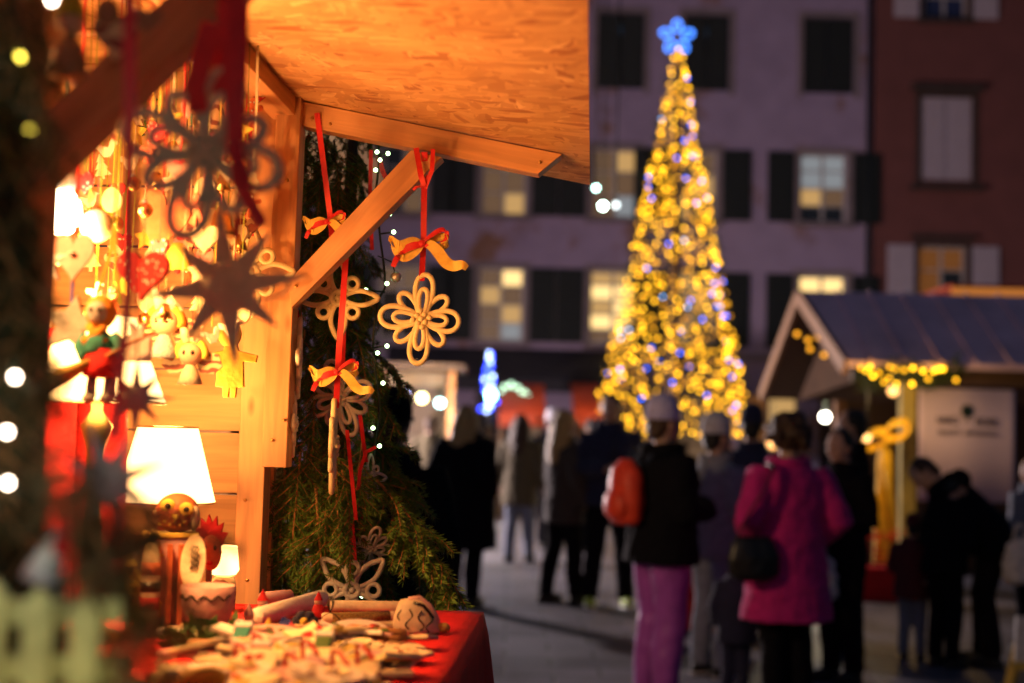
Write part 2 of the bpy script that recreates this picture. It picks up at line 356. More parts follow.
M['pane_dark'] = M['glass_dark']; M['pane_blue'] = P('blue_reflecting_pane', (.03, .035, .10), .15, bump=0, var=0)
M['roof_tile'] = P('dark_roof_tile', (.12, .06, .045), .8, scale=3)
def facade(parent, x0, x1, z0, z1, openings, mat, depth=.28, name='wall', thick=7.0):
    xs = sorted({x0, x1, *[o[0] for o in openings], *[o[1] for o in openings]}); zs = sorted({z0, z1, *[o[2] for o in openings], *[o[3] for o in openings]})
    m = MB()
    for i in range(len(xs)-1):
        for j in range(len(zs)-1):
            cx, cz = (xs[i]+xs[i+1])/2, (zs[j]+zs[j+1])/2
            if any(o[0] < cx < o[1] and o[2] < cz < o[3] for o in openings): continue
            m.add([(xs[i], YB, zs[j]), (xs[i+1], YB, zs[j]), (xs[i+1], YB, zs[j+1]), (xs[i], YB, zs[j+1])], [(0, 1, 2, 3)], 0, None, False)
    for a, b, c, d in openings:
        q = [(a, c), (b, c), (b, d), (a, d)]
        for k in range(4):
            p, r = q[k], q[(k+1) % 4]
            m.add([(p[0], YB, p[1]), (p[0], YB+depth, p[1]), (r[0], YB+depth, r[1]), (r[0], YB, r[1])], [(0, 1, 2, 3)], 0, None, False)
    m.add([(x0, YB, z0), (x0, YB+thick, z0), (x0, YB+thick, z1), (x0, YB, z1)], [(0, 1, 2, 3)], 0, None, False)
    m.add([(x1, YB, z0), (x1, YB, z1), (x1, YB+thick, z1), (x1, YB+thick, z0)], [(0, 1, 2, 3)], 0, None, False)
    m.add([(x0, YB+thick, z0), (x1, YB+thick, z0), (x1, YB+thick, z1), (x0, YB+thick, z1)], [(0, 1, 2, 3)], 0, None, False)
    return m.build(name, mat, parent)
PANES = ['lit_warm', 'lit_bright', 'lit_dim', 'lit_cool', 'lit_amber', 'glass_dark', 'pane_blue']
def window(parent, a, b, c, d, rows, frame='frame_white', trim='stone_trim', cols=2):
    """rows: list (bottom to top) of pane material indices, one per column"""
    y = YB+.14; w = MB(); fw = .07
    for x in (a+fw/2, b-fw/2, (a+b)/2): w.box((x, y, (c+d)/2), (fw, .06, d-c-.004))
    for z in (c+fw/2, d-fw/2): w.box((((a+b)/2), y+.004, z), (b-a-.006, .05, fw))
    n = len(rows)
    for k in range(1, n): w.box(((a+b)/2, y+.006, c+(d-c)*k/n), (b-a-.1, .04, .045))
    wi = w.build('window', M[frame], parent)
    p = MB()
    for k, row in enumerate(rows):
        for j, mi in enumerate(row):
            xa = a+(b-a)*j/len(row); xb = a+(b-a)*(j+1)/len(row); za = c+(d-c)*k/n; zb = c+(d-c)*(k+1)/n
            p.add([(xa, y+.02, za), (xb, y+.02, za), (xb, y+.02, zb), (xa, y+.02, zb)], [(0, 1, 2, 3)], mi, None, False)
    p.build('pane', [M[q] for q in PANES], wi)
    s = MB(); s.box(((a+b)/2, YB-.05, c-.06), (b-a+.3, .2, .1)); s.build('sill', M[trim], wi, bevel=.01)
    return wi
def shutter(parent, x0, x1, c, d, mat, y=None, slats=True):
    y = y or YB-.04; m = MB(); m.box(((x0+x1)/2, y, (c+d)/2), (x1-x0, .045, d-c))
    if slats:
        n = int((d-c)/.09)
        for k in range(n): m.box(((x0+x1)/2, y-.03, c+.06+(d-c-.12)*k/(n-1)), (x1-x0-.12, .03, .05), Matrix.Rotation(R(30), 3, 'X'))
    return m.build('shutter', M[mat], parent)
def surround(parent, a, b, c, d, mat='stone_trim', t=.13):
    m = MB()
    m.box((a-t/2, YB-.02, (c+d)/2), (t, .07, d-c+2*t)); m.box((b+t/2, YB-.02, (c+d)/2), (t, .07, d-c+2*t)); m.box(((a+b)/2, YB-.022, d+t/2), (b-a, .07, t))
    return m.build('surround', M[mat], parent)
W, BR, DM, CO, AM, DK, BL = range(7)
pale = T('town_house', 'pale pink plastered house with dark shutters behind the tall lit tree', 'building', (bx(560), YB, 0))
XL, XR = bx(300), bx(871); ZT = 13.5
L4 = (bz(88), bz(12)); L3 = (bz(218), bz(148)); L2 = (bz(344), bz(270)); ops = []; wins = []
def col_(px, hw): return bx(px-hw), bx(px+hw)
for px, hw in ((400, 24), (501, 24), (616, 24), (703, 23), (826, 26)): a, b = col_(px, hw); ops.append((a, b, *L4)); wins.append((a, b, *L4, 4, px))
for px, hw in ((400, 22), (501, 23), (613, 24), (690, 25), (822, 24)):
    a, b = col_(px, hw)
    ops.append((a, b, *L3)); wins.append((a, b, *L3, 3, px)); ops.append((a, b, *L2)); wins.append((a, b, *L2, 2, px))
shops = [(bx(392), bx(452), .1, 2.6), (bx(480), bx(545), .1, 2.6), (bx(575), bx(640), .1, 2.6), (bx(665), bx(715), .1, 2.6), (bx(740), bx(800), .1, 2.6), (bx(820), bx(860), .1, 2.6)]
facade(pale, XL, XR, 0, ZT, ops+shops, M['plaster_pale'])
look = {(3, 400): [[DK, DM]]*3, (3, 501): [[DM, W], [DM, DM], [DM, W]], (3, 613): [[DM, CO], [DM, DM], [DM, W]], (3, 690): [[W, DM], [DM, W], [DM, DM]], (3, 822): [[DK, DK], [W, DM], [CO, CO], [CO, CO]],
        (2, 400): [[DK, DK], [DK, DK], [DM, DM]], (2, 501): [[DM, CO], [DM, W], [W, DM], [DM, BR]], (2, 613): [[DM, W], [BR, BR], [W, BR], [BR, BR], [W, W]], (2, 690): [[W, DM], [DM, W], [W, W]], (2, 822): [[W, W], [W, DM], [DM, W], [BR, BR]]}
for a, b, c, d, lv, px in wins:
    surround(pale, a, b, c, d)
    if lv == 4:
        for s in (0, 1): shutter(pale, a+(b-a)*s/2+.01, a+(b-a)*(s+1)/2-.01, c+.01, d-.01, 'shutter_dark', YB+.1)
        continue
    window(pale, a, b, c, d, look[(lv, px)])
    sw = (b-a)*.56
    shutter(pale, a-sw-.14, a-.14, c, d, 'shutter_dark', YB-.085); shutter(pale, b+.14, b+sw+.14, c, d, 'shutter_dark', YB-.085)
for k, (a, b, c, d) in enumerate(shops):
    lit = ([[W, W], [W, BR]], [[DK, DK], [DK, DM]], [[DK, DK], [DK, AM]], [[DK, DM], [DM, DM]], [[DK, DM], [AM, W]], [[DK, DK], [DK, DK]])[k]
    window(pale, a, b, c, d, lit, 'dark_wood' if k % 2 else 'frame_white', 'stone_trim')
m = MB(); m.box(((XL+XR)/2, YB-.05, bz(355)+.02), (XR-XL-.02, .14, .16)); m.build('string_course', M['stone_trim'], pale)
m = MB(); m.box(((XL+XR)/2, YB-.25, ZT+.1), (XR-XL, .8, .25)); m.build('cornice', M['stone_trim'], pale)
m = MB(); m.add([(XL-.1, YB-.7, ZT+.24), (XR, YB-.7, ZT+.24), (XR, YB+3.5, ZT+2), (XL-.1, YB+3.5, ZT+2), (XL-.1, YB+7, ZT+.24), (XR, YB+7, ZT+.24)], [(0, 1, 2, 3), (3, 2, 5, 4), (0, 3, 4), (1, 5, 2)], 0, None, False); m.build('roof', M['roof_tile'], pale)
m = MB(); m.tube([(XR-.12, YB-.1, 0), (XR-.12, YB-.1, ZT)], .06, 10); m.build('drainpipe', M['shutter_dark'], pale)
redh = T('town_house', 'red-brown plastered house with white shutters above the roofed hut', 'building', (bx(960), YB, 0))
RL, RR = XR+.03, bx(1240); o2 = []
wl = [(bx(921), bx(966), bz(19, 940), bz(-50, 940)), (bx(919), bx(972), bz(180, 940), bz(96, 940)), (bx(918), bx(966), bz(318, 940), bz(246, 940))]
for dx in (0, bx(1130)-bx(944)):
    for a, b, c, d in wl: o2.append((a+dx, b+dx, c, d))
o2b = o2+[(bx(905), bx(985), .1, 2.6)]
facade(redh, RL, RR, 0, 14.6, o2b, M['plaster_red'])
for k, (a, b, c, d) in enumerate(o2):
    surround(redh, a, b, c, d, 'frame_stone', .12)
    if k % 3 == 1:
        for s in (0, 1): shutter(redh, a+(b-a)*s/2+.015, a+(b-a)*(s+1)/2-.015, c+.02, d-.02, 'shutter_white', YB+.08)
        m = MB(); m.box(((a+b)/2, YB-.08, d+.2), (b-a+.5, .3, .14)); m.box(((a+b)/2, YB-.08, c-.2), (b-a+.5, .3, .12)); m.build('lintel', M['frame_stone'], redh, bevel=.02)
    else:
        window(redh, a, b, c, d, [[BL, BL]]*3 if k % 3 == 0 else [[AM, AM], [AM, DK], [AM, AM]], 'frame_white', 'frame_stone')
        sw = (b-a)*.55; shutter(redh, a-sw-.13, a-.13, c, d, 'shutter_white', YB-.085); shutter(redh, b+.13, b+sw+.13, c, d, 'shutter_white', YB-.085)
        if k % 3 == 2:
            m = MB(); m.box(((a+b)/2, YB-.06, d+.22), (b-a+.4, .25, .1)); m.build('lintel', M['frame_stone'], redh)
window(redh, *o2b[-1], [[DK, DK], [DM, DK]], 'dark_wood', 'frame_stone')
m = MB(); m.add([(RL, YB-.7, 14.6), (RR, YB-.7, 14.6), (RR, YB+3.5, 16.4), (RL, YB+3.5, 16.4), (RL, YB+7, 14.6), (RR, YB+7, 14.6)], [(0, 1, 2, 3), (3, 2, 5, 4), (0, 3, 4), (1, 5, 2)], 0, None, False); m.build('roof', M['roof_tile'], redh)

# long dark awning over the shop fronts
aw = T('shop_awning', 'long dark awning above the shop fronts of the pale house', 'awning', (bx(500), YB, 0))
xa, xb = at(385, 360, 34).x, at(612, 360, 34).x
m = MB(); m.add([(xa, YB-.12, bz(351)), (xb, YB-.12, bz(351)), (xb, 33.4, bz(383)), (xa, 33.4, bz(383)), (xa, YB-.12, bz(351)-.05), (xb, YB-.12, bz(351)-.05), (xb, 33.4, bz(383)-.05), (xa, 33.4, bz(383)-.05)],
      [(0, 1, 2, 3), (7, 6, 5, 4), (0, 3, 7, 4), (1, 5, 6, 2), (3, 2, 6, 7), (0, 4, 5, 1)], 0, None, False); m.build('canopy', P('dark_awning_cloth', (.035, .03, .04), .8, scale=5), aw)
m = MB(); m.box(((xa+xb)/2, 33.38, bz(383)-.16), (xb-xa, .02, .3)); m.build('valance', P('dark_valance', (.03, .026, .034), .8, scale=5), aw)

# ================================================================== the big lit tree
YT = 24.0
tc_ = at(672, 430, YT); TX = tc_.x
def tz(py): return at(672, py, YT).z
def tr(r): return r/FP*YT
prof = [(440, 70), (420, 73), (398, 74), (365, 68), (320, 56), (252, 43), (205, 36), (170, 28), (150, 21), (100, 14), (70, 8), (52, 4)]
def rad_at(z):
    q = [(tz(p), tr(r)) for p, r in prof]
    if z <= q[0][0]: return q[0][1]
    for (z0, r0), (z1, r1) in zip(q, q[1:]):
        if z <= z1: return r0+(r1-r0)*(z-z0)/(z1-z0)
    return q[-1][1]
ct = T('christmas_tree', 'tall slender tree covered in yellow and blue bulbs with a blue star', 'christmas tree', (TX, YT, 0))
m = MB(); m.tube([(TX, YT, 0), (TX, YT, 3), (TX, YT, tz(50))], [.16, .12, .03], 10); m.build('trunk', M['bark'], ct)
m = MB(); zl, zh = tz(434), tz(50)
for k in range(5200):
    z = zl+(zh-zl)*(1-math.sqrt(1-rnd.random()*.995)); r = rad_at(z)*(.35+.63*rnd.random()**.6); th = rnd.random()*6.283
    p = V((TX+r*math.cos(th), YT+r*math.sin(th), z)); d = V((math.cos(th), math.sin(th), -.35+.5*rnd.random())).normalized(); a = d.cross(V((rnd.random()-.5, rnd.random()-.5, 1))).normalized()
    ln = .10+.12*rnd.random(); wd = .02+.02*rnd.random()
    m.add([p, p+d*ln*.5+a*wd, p+d*ln, p+d*ln*.5-a*wd], [(0, 1, 2, 3)])
m.build('crown', M['needle_big'], ct)
gold = [EM('gold_bulb_bright', (1, .48, .012), 9.5, False), EM('gold_bulb', (1, .44, .01), 4.6, False), EM('gold_bulb_dim', (1, .38, .01), 2.4, False), EM('blue_bulb', (.015, .12, 1), 10, False), EM('pale_blue_bulb', (.25, .5, 1), 6, False)]
m2 = MB(); parts = []
def tz_rand():
    while True:
        z = zl+(zh-zl)*rnd.random()
        if rnd.random() < (rad_at(z)+.16)/(rad_at(zl)+.16): return z
for k in range(1350):
    z = tz_rand(); th = rnd.random()*6.283
    if math.sin(th) > .3 and rnd.random() < .5: th = -th
    r = rad_at(z)*(.86+.16*rnd.random())
    q = rnd.random(); mi = 3 if q < .028 else 4 if q < .036 else 0 if q < .24 else 1 if q < .58 else 2
    parts.append((V((TX+r*math.cos(th), YT+r*math.sin(th), z)), mi, -math.sin(th)))
for px, py in ((641, 425), (641, 436), (646, 443), (652, 429), (695, 424), (698, 436), (689, 417), (735, 414), (728, 412), (742, 409), (604, 404), (600, 395), (610, 409)): parts.append((at(px, py, YT-tr(60)*.8), 1, 1))
parts.sort(key=lambda t: -t[2]*(2 if t[1] == 0 else 1))
lb = []
for k, (p, mi, s_) in enumerate(parts):
    if k < 100:
        mm = MB(); mm.ell(p, .021, n=8, m=6)
        if lb and False: pass
        mm.build('light_bulb', gold[mi], ct)
    else: m2.ell(p, .021, mi=mi, n=7, m=5)
o = m2.build('string_lights', gold, ct); o['kind'] = 'stuff'
m = MB(); sc_star = at(677, 37, YT)
for k in range(5):
    a = R(90+72*k); ax = V((math.cos(a), 0, math.sin(a))); ay = V((-math.sin(a), 0, math.cos(a))); pts = []
    for j in range(20):
        t = 2*math.pi*j/20; pts.append(sc_star+ax*(tr(6.2)+tr(11.2)*(1-math.cos(t))/2)+ay*tr(4.6)*math.sin(t)*(1-.25*(1-math.cos(t))/2))
    m.tube(pts, tr(.9), 8, True)
m.build('star', EM('blue_star_tube', (.06, .24, 1), 4.6, False), ct)
for k in range(1): m = MB(); m.tube([sc_star-V((0, 0, .25)), sc_star-V((0, 0, .9))], .02, 8); m.build('star_pole', M['wire'], ct)

# small blue lit tree further off
YS = 27.0
bt = T('christmas_tree', 'small cone tree of blue lights in front of the dark awning', 'christmas tree', (at(490, 400, YS).x, YS, 0))
blues = [EM('deep_blue_bulb', (.03, .06, 1), 9, False), EM('white_blue_bulb', (.45, .6, 1), 9, False), EM('cyan_bulb', (.25, .9, 1), 24, False)]
m = MB(); b0 = wloc(bt); m.tube([b0, b0+V((0, 0, 1.3)), at(489, 348, YS)], [.08, .06, .02], 8); m.build('trunk', M['bark'], bt)
m = MB()
for k in range(900):
    t = rnd.random()**1.5; z = at(489, 425-75*t, YS).z; r = (.34*(1-t)+.05)*rnd.random()**.5; th = rnd.random()*6.283; p = V((b0.x+r*math.cos(th), YS+r*math.sin(th), z)); d = V((math.cos(th), math.sin(th), -.2)); a = V((-math.sin(th), math.cos(th), .3))
    m.add([p, p+d*.05+a*.015, p+d*.11, p+d*.05-a*.015], [(0, 1, 2, 3)])
m.build('crown', M['needle_big'], bt)
for k in range(46):
    t = rnd.random(); px = 489+(2+7*(1-t))*(rnd.random()*2-1); mm = MB(); mm.ell(at(px, 412-60*t, YS-.25), .036, n=8, m=6); mm.build('light_bulb', blues[0 if rnd.random() < .66 else 1], bt)
mm = MB(); mm.ell(at(491, 396, YS-.45), .085, n=10, m=8); mm.build('light_bulb', blues[2], bt)
st = T('light_garland', 'short string of pale green-white lights beside the small blue tree', 'lights', at(515, 388, 26.5))
m = MB(); m.tube([at(500+k*3, 390-5*math.sin(k*.5), 26.5) for k in range(11)], .012, 6); m.build('cord', M['wire'], st)
gw = EM('green_white_bulb', (.55, .9, .6), 3.0, False)
for k in range(9): mm = MB(); mm.ell(at(501+k*3.4, 391-5*math.sin(k*.55)-(k % 2)*2, 26.5), .04, n=8, m=6); mm.build('light_bulb', gw, st)

# ================================================================== market huts
M['hut_roof'] = P('grey_blue_sheet_roof', (.88, .60, .72), .6, var=.25, scale=1.4, bump=.1); M['hut_wood'] = WOOD('hut_board', (.30, .16, .07), scale=.5)
M['hut_post'] = P('yellowish_post', (.42, .33, .10), .7, scale=6); M['banner'] = P('white_banner', (.70, .56, .78), .6, var=.06, scale=3)
hut = T('market_hut', 'wooden hut with grey-blue pitched roof on the right of the square', 'market hut', (4.6, 16, 0))
e0 = at(848, 361, 14.5); rg = at(801, 291, 16.0); be = at(764, 392, 17.5); XE = 8.6
def shear(p, x): return V((x, p.y, p.z))
m = MB()
def slab(a, b, x1, t=.06):
    q = [a, shear(a, x1), shear(b, x1), b]; m.add(q+[p-V((0, 0, t)) for p in q], [(0, 1, 2, 3), (7, 6, 5, 4), (0, 4, 5, 1), (1, 5, 6, 2), (2, 6, 7, 3), (3, 7, 4, 0)], 0, None, False)
slab(e0, rg, XE); slab(rg, be, XE)
for k in range(14):
    t = (k+.5)/14; x = e0.x+.05+(XE-e0.x-.1)*t; m.beam(V((x, e0.y, e0.z+.012)), V((x, rg.y, rg.z+.012)), .03, .03)
m.build('roof', M['hut_roof'], hut)
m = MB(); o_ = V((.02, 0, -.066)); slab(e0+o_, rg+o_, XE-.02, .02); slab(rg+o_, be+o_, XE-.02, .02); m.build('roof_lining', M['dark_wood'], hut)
m = MB(); ins = V((-.03, 0, -.06)); m.beam(rg+ins, e0+ins, .05, .16); m.build('bargeboard', M['pine_dark'], hut)
m = MB(); m.beam(rg+ins, be+ins, .05, .16); m.build('bargeboard', M['pine_dark'], hut)
m = MB(); gx = .38
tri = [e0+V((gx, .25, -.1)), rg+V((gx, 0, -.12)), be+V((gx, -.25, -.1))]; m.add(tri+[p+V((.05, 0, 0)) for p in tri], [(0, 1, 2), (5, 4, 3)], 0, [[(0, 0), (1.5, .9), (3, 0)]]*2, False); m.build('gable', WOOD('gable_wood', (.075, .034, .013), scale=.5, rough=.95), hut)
x0h = e0.x+.45
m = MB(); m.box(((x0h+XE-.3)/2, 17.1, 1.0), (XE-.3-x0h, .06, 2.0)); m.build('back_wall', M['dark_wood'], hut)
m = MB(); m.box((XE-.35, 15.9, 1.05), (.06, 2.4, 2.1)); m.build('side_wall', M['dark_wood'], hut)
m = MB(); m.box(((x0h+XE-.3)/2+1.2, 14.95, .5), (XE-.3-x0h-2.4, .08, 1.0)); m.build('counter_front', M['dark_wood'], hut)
m = MB(); m.box(((x0h+XE-.3)/2+1.2, 14.85, 1.03), (XE-.3-x0h-2.3, .5, .06)); m.build('counter', M['pine_dark'], hut)
m = MB(); m.beam(V((e0.x+.1, 14.75, e0.z-.14)), V((XE, 14.75, e0.z-.14)), .1, .14); m.build('eave_beam', M['dark_wood'], hut)
for px in (907, 1090):
    p = at(px, 430, 14.75); m = MB(); m.beam(V((p.x, 14.75, 0)), V((p.x, 14.75, e0.z-.2)), .15, .12, V((0, 1, 0))); m.build('post', M['hut_post'] if px == 907 else M['pine_dark'], hut)
p = V((e0.x+.5, 17.0, 0)); m = MB(); m.beam(p, p+V((0, 0, 2)), .12, .12, V((0, 1, 0))); m.build('post', M['pine_dark'], hut)
# banner
ba, bb = at(919, 388, 14.62), at(1015, 503, 14.62)
bn = T('banner', 'white banner printed with a dark round emblem hung under the hut eave', 'banner', V(((ba.x+bb.x)/2, 14.62, bb.z)))
m = MB(); n_ = 24; vs = []
for i in range(n_+1):
    t = i/n_; x = ba.x+(bb.x-ba.x)*t; y = 14.62+.012*math.sin(t*9); vs += [(x, y, ba.z), (x, y, bb.z), (x, y+.01, bb.z), (x, y+.01, ba.z)]
fs = []
for i in range(n_): fs += [(i*4+j, i*4+4+j, i*4+4+(j+1) % 4, i*4+(j+1) % 4) for j in range(4)]
fs += [(0, 1, 2, 3), (n_*4+3, n_*4+2, n_*4+1, n_*4)]; m.add(vs, [f[::-1] for f in fs]); m.build('cloth', M['banner'], bn)
ink = P('dark_blue_print', (.02, .015, .05), .7, bump=0); inkg = P('dark_green_print', (.008, .025, .03), .7, bump=0)
def text(name, body, p, size, mat, parent, width=None, rot=(R(90), 0, 0), ext=.001):
    c = bpy.data.curves.new(name, 'FONT'); c.body = body; c.size = size; c.extrude = ext; c.align_x = 'CENTER'; c.align_y = 'CENTER'; c.offset = size*.012
    o = bpy.data.objects.new('tmp', c); col.objects.link(o); bpy.context.view_layer.update()
    me = bpy.data.meshes.new_from_object(o.evaluated_get(bpy.context.evaluated_depsgraph_get())); bpy.data.objects.remove(o)
    ob = bpy.data.objects.new(name, me); me.materials.append(mat); col.objects.link(ob); ob.parent = parent; ob.location = V(p)-wloc(parent); ob.rotation_euler = rot
    xs = [v.co.x for v in me.vertices]
    if width: ob.scale.x = width/(max(xs)-min(xs))
    return ob
k_ = 14.6/FP; yb_ = 14.594
text('lettering', 'NARCI', at(947.5, 420.5, yb_), .11, ink, bn, 21*k_); text('lettering', 'FIORE', at(986.5, 422.5, yb_), .11, ink, bn, 22*k_)
text('lettering', 'PRODOTTI', at(949, 432.5, yb_), .07, ink, bn, 22*k_); text('lettering', 'ARTIGIANALI', at(981, 433.5, yb_), .07, ink, bn, 33*k_)
m = MB(); c_ = at(967.3, 411, yb_); m.plate([(.065*math.cos(6.283*j/20), .068*math.sin(6.283*j/20)) for j in range(20)], c_, (1, 0, 0), (0, 0, 1), .004)
m.plate([(-.012, 0), (.012, 0), (.008, -.11), (-.008, -.11)], c_+V((0, .003, 0)), (1, 0, 0), (0, 0, 1), .004); m.build('emblem', inkg, bn)
# garland under the eave
gl = T('light_garland', 'fir garland with yellow bulbs under the grey-blue hut eave', 'garland', at(905, 372, 14.5))
m = MB()
for k in range(900):
    t = rnd.random(); p = at(856+104*t, 372+5*math.sin(t*11)+3*(1-t), 14.5)+V((rnd.gauss(0, .03), rnd.gauss(0, .03), rnd.gauss(0, .05))); d = V((rnd.gauss(0, 1), rnd.gauss(0, 1), rnd.gauss(0, 1)-.4)).normalized(); a = d.cross(V((.3, 1, .2))).normalized()
    m.add([p, p+d*.04+a*.009, p+d*.08, p+d*.04-a*.009], [(0, 1, 2, 3)])
m.build('foliage', M['needle_big'], gl)
for px, py in ((861, 368), (867, 371), (873, 376), (879, 373), (890, 367), (895, 369), (904, 370), (913, 368), (923, 371), (934, 371), (939, 369), (943, 369), (956, 380), (884, 382), (889, 378), (896, 384), (912, 384), (928, 379), (870, 367)):
    mm = MB(); mm.ell(at(px, py, 14.42), .02, n=8, m=6); mm.build('light_bulb', gold[0 if rnd.random() < .6 else 1], gl)
g2 = T('light_garland', 'dim coloured light string inside the hut gable', 'lights', at(805, 345, 16))
m = MB(); m.tube([at(px, py, 16) for px, py in ((796, 332), (806, 336), (812, 350), (826, 356))], .01, 6); m.build('cord', M['wire'], g2)
for px, py in ((797, 334), (808, 340), (810, 349), (824, 355), (818, 337)): mm = MB(); mm.ell(at(px, py, 15.95), .028, n=8, m=6); mm.build('light_bulb', gold[2], g2)
# yellow draped cloth tied beside the post
yc = T('tied_cloth', 'golden yellow cloth tied in a big knot beside the hut post', 'cloth', at(886, 560, 14.3))
M['yellow_cloth'] = P('golden_cloth', (.86, .52, .03), .6, scale=8)
m = MB()
for off, w_ in ((-6, 9), (0, 9), (5, 9), (9, 7)): m.strip([at(884+off*.3+(off*.8)*t+1.2*math.sin(t*7+off), 440+122*t, 14.3+.03*math.sin(t*5+off)) for t in [i/16 for i in range(17)]], V((1, .5, 0)), [w_*.01*(1.2-.2*math.cos(i)) for i in range(17)], .012)
m.build('tail', M['yellow_cloth'], yc)
for a_ in (30, 200):
    m = MB(); c0 = at(887, 436, 14.28); ax = V((math.cos(R(a_)), 0, math.sin(R(a_)))); ay = V((-ax.z, .25, ax.x)); L_ = .24
    m.strip([c0+ax*L_*(1-math.cos(t))/2+ay*.07*math.sin(t) for t in [2*math.pi*i/18 for i in range(19)]], V((.5, 1, .4)), .17, .012); m.build('loop', M['yellow_cloth'], yc)
m = MB(); m.ell(at(886, 440, 14.26), (.06, .05, .055)); m.build('knot', M['yellow_cloth'], yc)
# lamp that lights the cloth and the hut counter
def festoon(label, px, py, Y, r, mat, energy, c, up=.35, group=None):
    p = at(px, py, Y); o = T('hanging_lamp', label, 'lamp', p, group)
    m = MB(); m.tube([p+V((0, 0, r*.8)), p+V((0, 0, up))], .006, 6); m.build('cord', M['wire'], o)
    m = MB(); m.lathe([(.0, r*1.9), (r*.45, r*1.85), (r*.5, r*.9), (r*.4, r*.8)], p, 12); m.build('socket', M['shutter_dark'], o)
    m = MB(); m.ell(p, r, n=16, m=10); m.build('bulb', mat, o)
    if energy: plight('lamp_light', p-V((0, .25, .1)), energy, c, .12, o)
    return o
wb = EM('white_lamp', (1, .93, .75), 22, False); yb = EM('yellow_lamp', (1, .7, .25), 12, False); cb = EM('cyan_white_lamp', (.55, .95, 1), 14, False); bb_ = EM('blue_white_lamp', (.35, .5, 1), 8, False); ob_ = EM('orange_lamp', (1, .45, .12), 3.5, False)
festoon('warm lamp hung inside the grey-blue roofed hut above the yellow cloth', 893, 391, 14.0, .05, ob_, 30, (1, .6, .2))
# red flowers on a box in front of the hut
fb = T('flower_box', 'low red box of red poinsettias at the foot of the yellow cloth', 'flower box', at(876, 606, 13.9).xy.to_3d())
f0 = wloc(fb); m = MB(); m.box(f0+V((0, 0, .16)), (.62, .34, .32)); m.build('box', M['red_cloth'], fb, bevel=.01)
m = MB()
for k in range(46):
    c = f0+V((rnd.uniform(-.32, .32), rnd.uniform(-.2, .15), .38+rnd.random()*.28))
    for j in range(6):
        a = j*1.047+rnd.random(); d = V((math.cos(a), math.sin(a), .25)); s_ = V((-math.sin(a), math.cos(a), 0)); m.add([c, c+d*.05+s_*.025, c+d*.1, c+d*.05-s_*.025], [(0, 1, 2, 3)])
m.build('flowers', P('red_bract', (.62, .02, .015), .6, scale=20), fb)

# stall with lit sign, far left; two orange canopies; neighbouring stall behind the fir
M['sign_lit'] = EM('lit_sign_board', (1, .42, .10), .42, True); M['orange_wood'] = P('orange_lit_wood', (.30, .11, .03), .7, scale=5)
f1 = T('market_stall', 'far stall with a glowing orange sign board left of the small blue tree', 'market stall', (at(420, 400, 24).x, 24, 0))
xa, xb = at(382, 400, 24).x, at(452, 400, 24).x
m = MB(); m.box(((xa+xb)/2, 23.6, at(418, 379, 23.6).z), (at(444, 380, 23.6).x-at(386, 380, 23.6).x, .06, .22)); m.build('sign_board', M['sign_lit'], f1)
m = MB(); m.box(((xa+xb)/2, 24.4, at(418, 367, 24).z), (xb-xa+.4, 1.9, .08)); m.build('roof', M['dark_wood'], f1)
for x in (xa, xb):
    m = MB(); m.beam(V((x, 23.7, 0)), V((x, 23.7, 2.5)), .1, .1, V((0, 1, 0))); m.build('post', M['orange_wood'], f1)
m = MB(); m.box(((xa+xb)/2, 25.3, 1.25), (xb-xa, .06, 2.5)); m.build('back_wall', M['dark_wood'], f1)
m = MB(); m.box(((xa+xb)/2, 23.75, .5), (xb-xa-.1, .5, 1.0)); m.build('counter', M['dark_wood'], f1)
festoon('blue-white lamp of the far stall, first of the row from the fir', 405, 393, 23.5, .05, bb_, 0, 0)
festoon('round yellow-white lamp in the middle of the far stall row', 422, 398, 23.4, .075, EM('yellow_white_lamp', (1, .85, .35), 15, False), 130, (1, .75, .35))
festoon('cyan-white lamp of the far stall, next to the orange post', 440, 403, 23.4, .065, cb, 80, (.8, .95, 1))
M['canopy_orange'] = P('orange_red_canopy', (.26, .035, .012), .7, scale=4)
for k, (pa, pb, lab) in enumerate(((499, 546, 'orange-red canopy stall just right of the small blue tree'), (574, 606, 'orange-red canopy stall at the left foot of the tall lit tree'))):
    Yq = 25.5+k*.8; x0, x1 = at(pa, 400, Yq).x, at(pb, 400, Yq).x; o = T('market_stall', lab, 'market stall', ((x0+x1)/2, Yq, 0)); zt = at(pa, 391, Yq).z; zb = at(pa, 413, Yq).z
    m = MB(); q = [(x0, Yq, zb), (x1, Yq, zb), (x1, Yq+1.6, zt+.2), (x0, Yq+1.6, zt+.2)]
    m.add([V(p) for p in q]+[V(p)-V((0, 0, .05)) for p in q], [(0, 1, 2, 3), (7, 6, 5, 4), (0, 4, 5, 1), (1, 5, 6, 2), (2, 6, 7, 3), (3, 7, 4, 0)], 0, None, False); m.build('canopy', M['canopy_orange'], o)
    m = MB(); m.box(((x0+x1)/2, Yq-.02, zb-.12), (x1-x0, .02, .24)); m.build('valance', M['canopy_orange'], o)
    for x in (x0+.04, x1-.04):
        m = MB(); m.beam(V((x, Yq+.1, 0)), V((x, Yq+.1, zb)), .07, .07, V((0, 1, 0))); m.build('post', M['dark_wood'], o)
    m = MB(); m.box(((x0+x1)/2, Yq+.5, .45), (x1-x0, .7, .9)); m.build('counter', M['dark_wood'], o)
    plight('stall_light', V(((x0+x1)/2, Yq-.5, zb+.5)), 45, (1, .5, .2), .1, o)
festoon('bright white lamp between the curly-haired woman and the hut gable', 825, 417, 20, .062, wb, 200, (1, .85, .6), 1.2)
festoon('small orange lamp left of the curly brown hair', 773, 443, 21, .085, ob_, 0, 0, 1.0)
